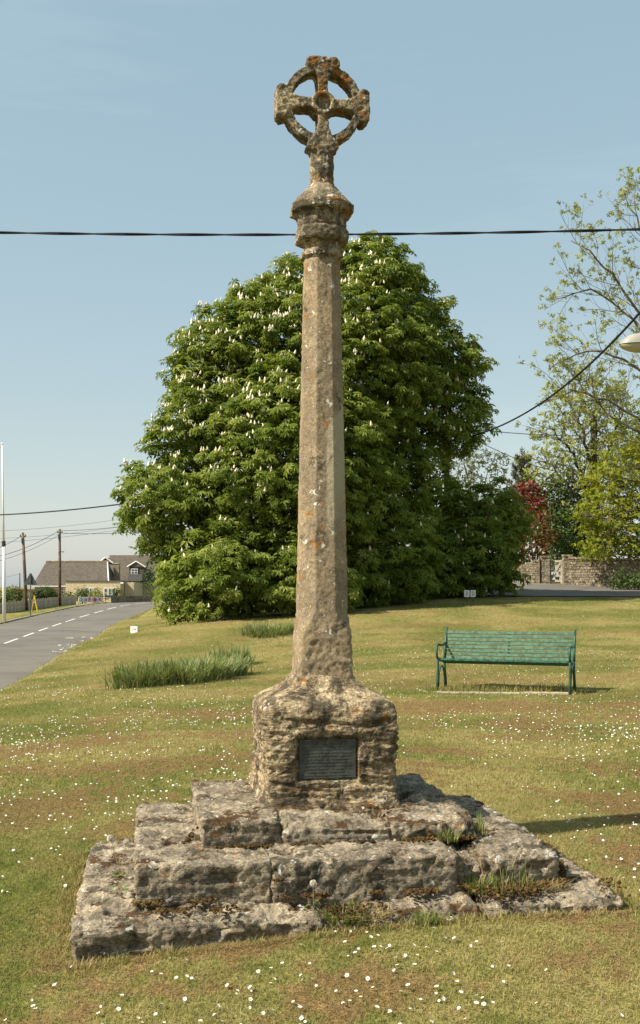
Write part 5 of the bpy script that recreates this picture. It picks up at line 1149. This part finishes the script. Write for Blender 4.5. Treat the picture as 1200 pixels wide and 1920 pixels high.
# yellow flat-roofed extension
ext = hb_("extension", hx0(139), hx0(238), HD-5, HD+1, zb-.5, hz0(1091), 'render_wall'); hb_("flat_roof", hx0(138), hx0(239.5), HD-5.1, HD+1, hz0(1091), hz0(1089), 'lead', ext)
hb_("side_wing", hx0(239), hx0(256), HD-2, HD+5, zb-.5, hz0(1092), 'render_wall')
hb_("roof_valley", hx0(236), hx0(262), HD+2, HD+4.2, hz0(1089), hz0(1076), 'lead')
ye = HD-5.05; k5 = (HD-5)/HD
def ex(px): return (px-600)/F*(HD-5)
def ez(py): return CZ-(py-HOR)/F*(HD-5)
for a, b in ((159, 166), (167.5, 173), (174.5, 181)): window(ext, ex(a), ex(b), ez(1121 if a == 167.5 else 1113), ez(1102), ye, 1, 2 if a != 167.5 else 1)
for a, b in ((195, 202), (203, 209), (210.5, 217)): window(ext, ex(a), ex(b), ez(1121), ez(1102.5), ye, 1, 2 if a != 203 else 1)
hb_("lantern", ex(226.5), ex(232), ye-.3, ye, ez(1094.5), ez(1091.5), 'white', ext)
hb_("vent", ex(225), ex(230), ye-.06, ye, ez(1112), ez(1107), 'wood_pole', ext)
hb_("eaves_board", hx0(62), hx0(139), HD-.32, HD-.26, ze-.14, ze-.02, 'white')
window(hs_t, hx0(114), hx0(120), hz0(1118), hz0(1102), HD+.14, 1, 3); window(hs_t, hx0(121.5), hx0(127), hz0(1118), hz0(1102), HD+.14, 1, 2)
hb_("lean_to_roof", hx0(34), hx0(101), HD-3, HD+.1, hz0(1106), hz0(1104.5), 'lead'); hb_("lean_to_wall", hx0(36), hx0(98), HD-2.5, HD+.1, zb-.5, hz0(1106), 'render_wall')
# garden bushes before the house
for (a, b_, ra, rb, d_, lab, mk_) in ((27, 1118, 16, 15, 128, "green bush at the left edge beside the mast", 'bush'), (85, 1115, 15, 12, 132, "olive bush between the two wooden poles", 'bush'), (70, 1120, 10, 9, 131, "small dark bush behind the yellow frame", 'darkbush'), (98, 1118, 12, 9, 133, "clipped dark bush left of the brown pole", 'darkbush'),
                                     (154, 1113, 9, 9, 135, "round green bush before the extension's left windows", 'bush'), (180, 1115, 11, 8, 135, "olive bush between the extension's two windows", 'ash'), (218, 1113, 5, 7, 134, "little bush at the extension's corner", 'bush'), (128, 1122, 10, 9, 124, "small round-headed tree on the fence line", 'bush'), (5, 1122, 10, 16, 112, "shrub behind the foot of the white mast", 'bush')):
    bush("garden_bush", lab, "bush", [ell(a, b_, ra, rb, d_, 1), ell(a, b_+rb*.8, ra*.7, rb*.6, d_, 1)], .35, 16, .40, .18, mk_, group="bushes in front of the house")
bush("hedge_tree", "tree crown just right of the house by the bend", "tree", [ell(300, 1090, 30, 30, 140, 1), ell(330, 1070, 40, 40, 145, 1)], 1.0, 14, .8, .28, 'bush')
# cow parsley on the verge by the road
for px, py, d_, lab in ((157, 1218, 44, "white cow parsley on the near road edge"), (170, 1205, 49, "taller white cow parsley further along the road edge"), (150, 1236, 40, "low white cow parsley where the verge begins")):
    x, y, _ = W(px, py, d_); rdist, rz_, sd = road_dist(np.array([x]), np.array([y])); kx_ = int(((RC[:, :2]-np.array([x, y]))**2).sum(1).argmin()); pxy = RC[kx_, :2]+RN[kx_]*(RH+.35); x, y = pxy
    z = gz(x, y); t = thing("cow_parsley", lab, "wild flower", (x, y, z)); mbs = MB(); n = 26; hd = np.stack([rng.normal(0, .5, n), rng.normal(0, .35, n), rng.uniform(.2, .42, n)], 1)
    for h in hd: mbs.tube([(h[0]*.5, h[1]*.5, -.05), h*[.8, .8, .6], h], .006, 4)
    mbs.build("stems", M['stem'], t); c = np.repeat(hd, 12, 0)+rng.normal(0, .045, (n*12, 3))*[1, 1, .3]; V = scatter(hexV*[1, 1, 0], c, frames(np.array([[0, 0, 1.]])+rng.normal(0, .3, (n*12, 3)), np.zeros(n*12)), np.full(n*12, .022)); mesh_obj("umbels", V, rep_faces(hexF, 7, n*12), M['petal'], t)["kind"] = "stuff"
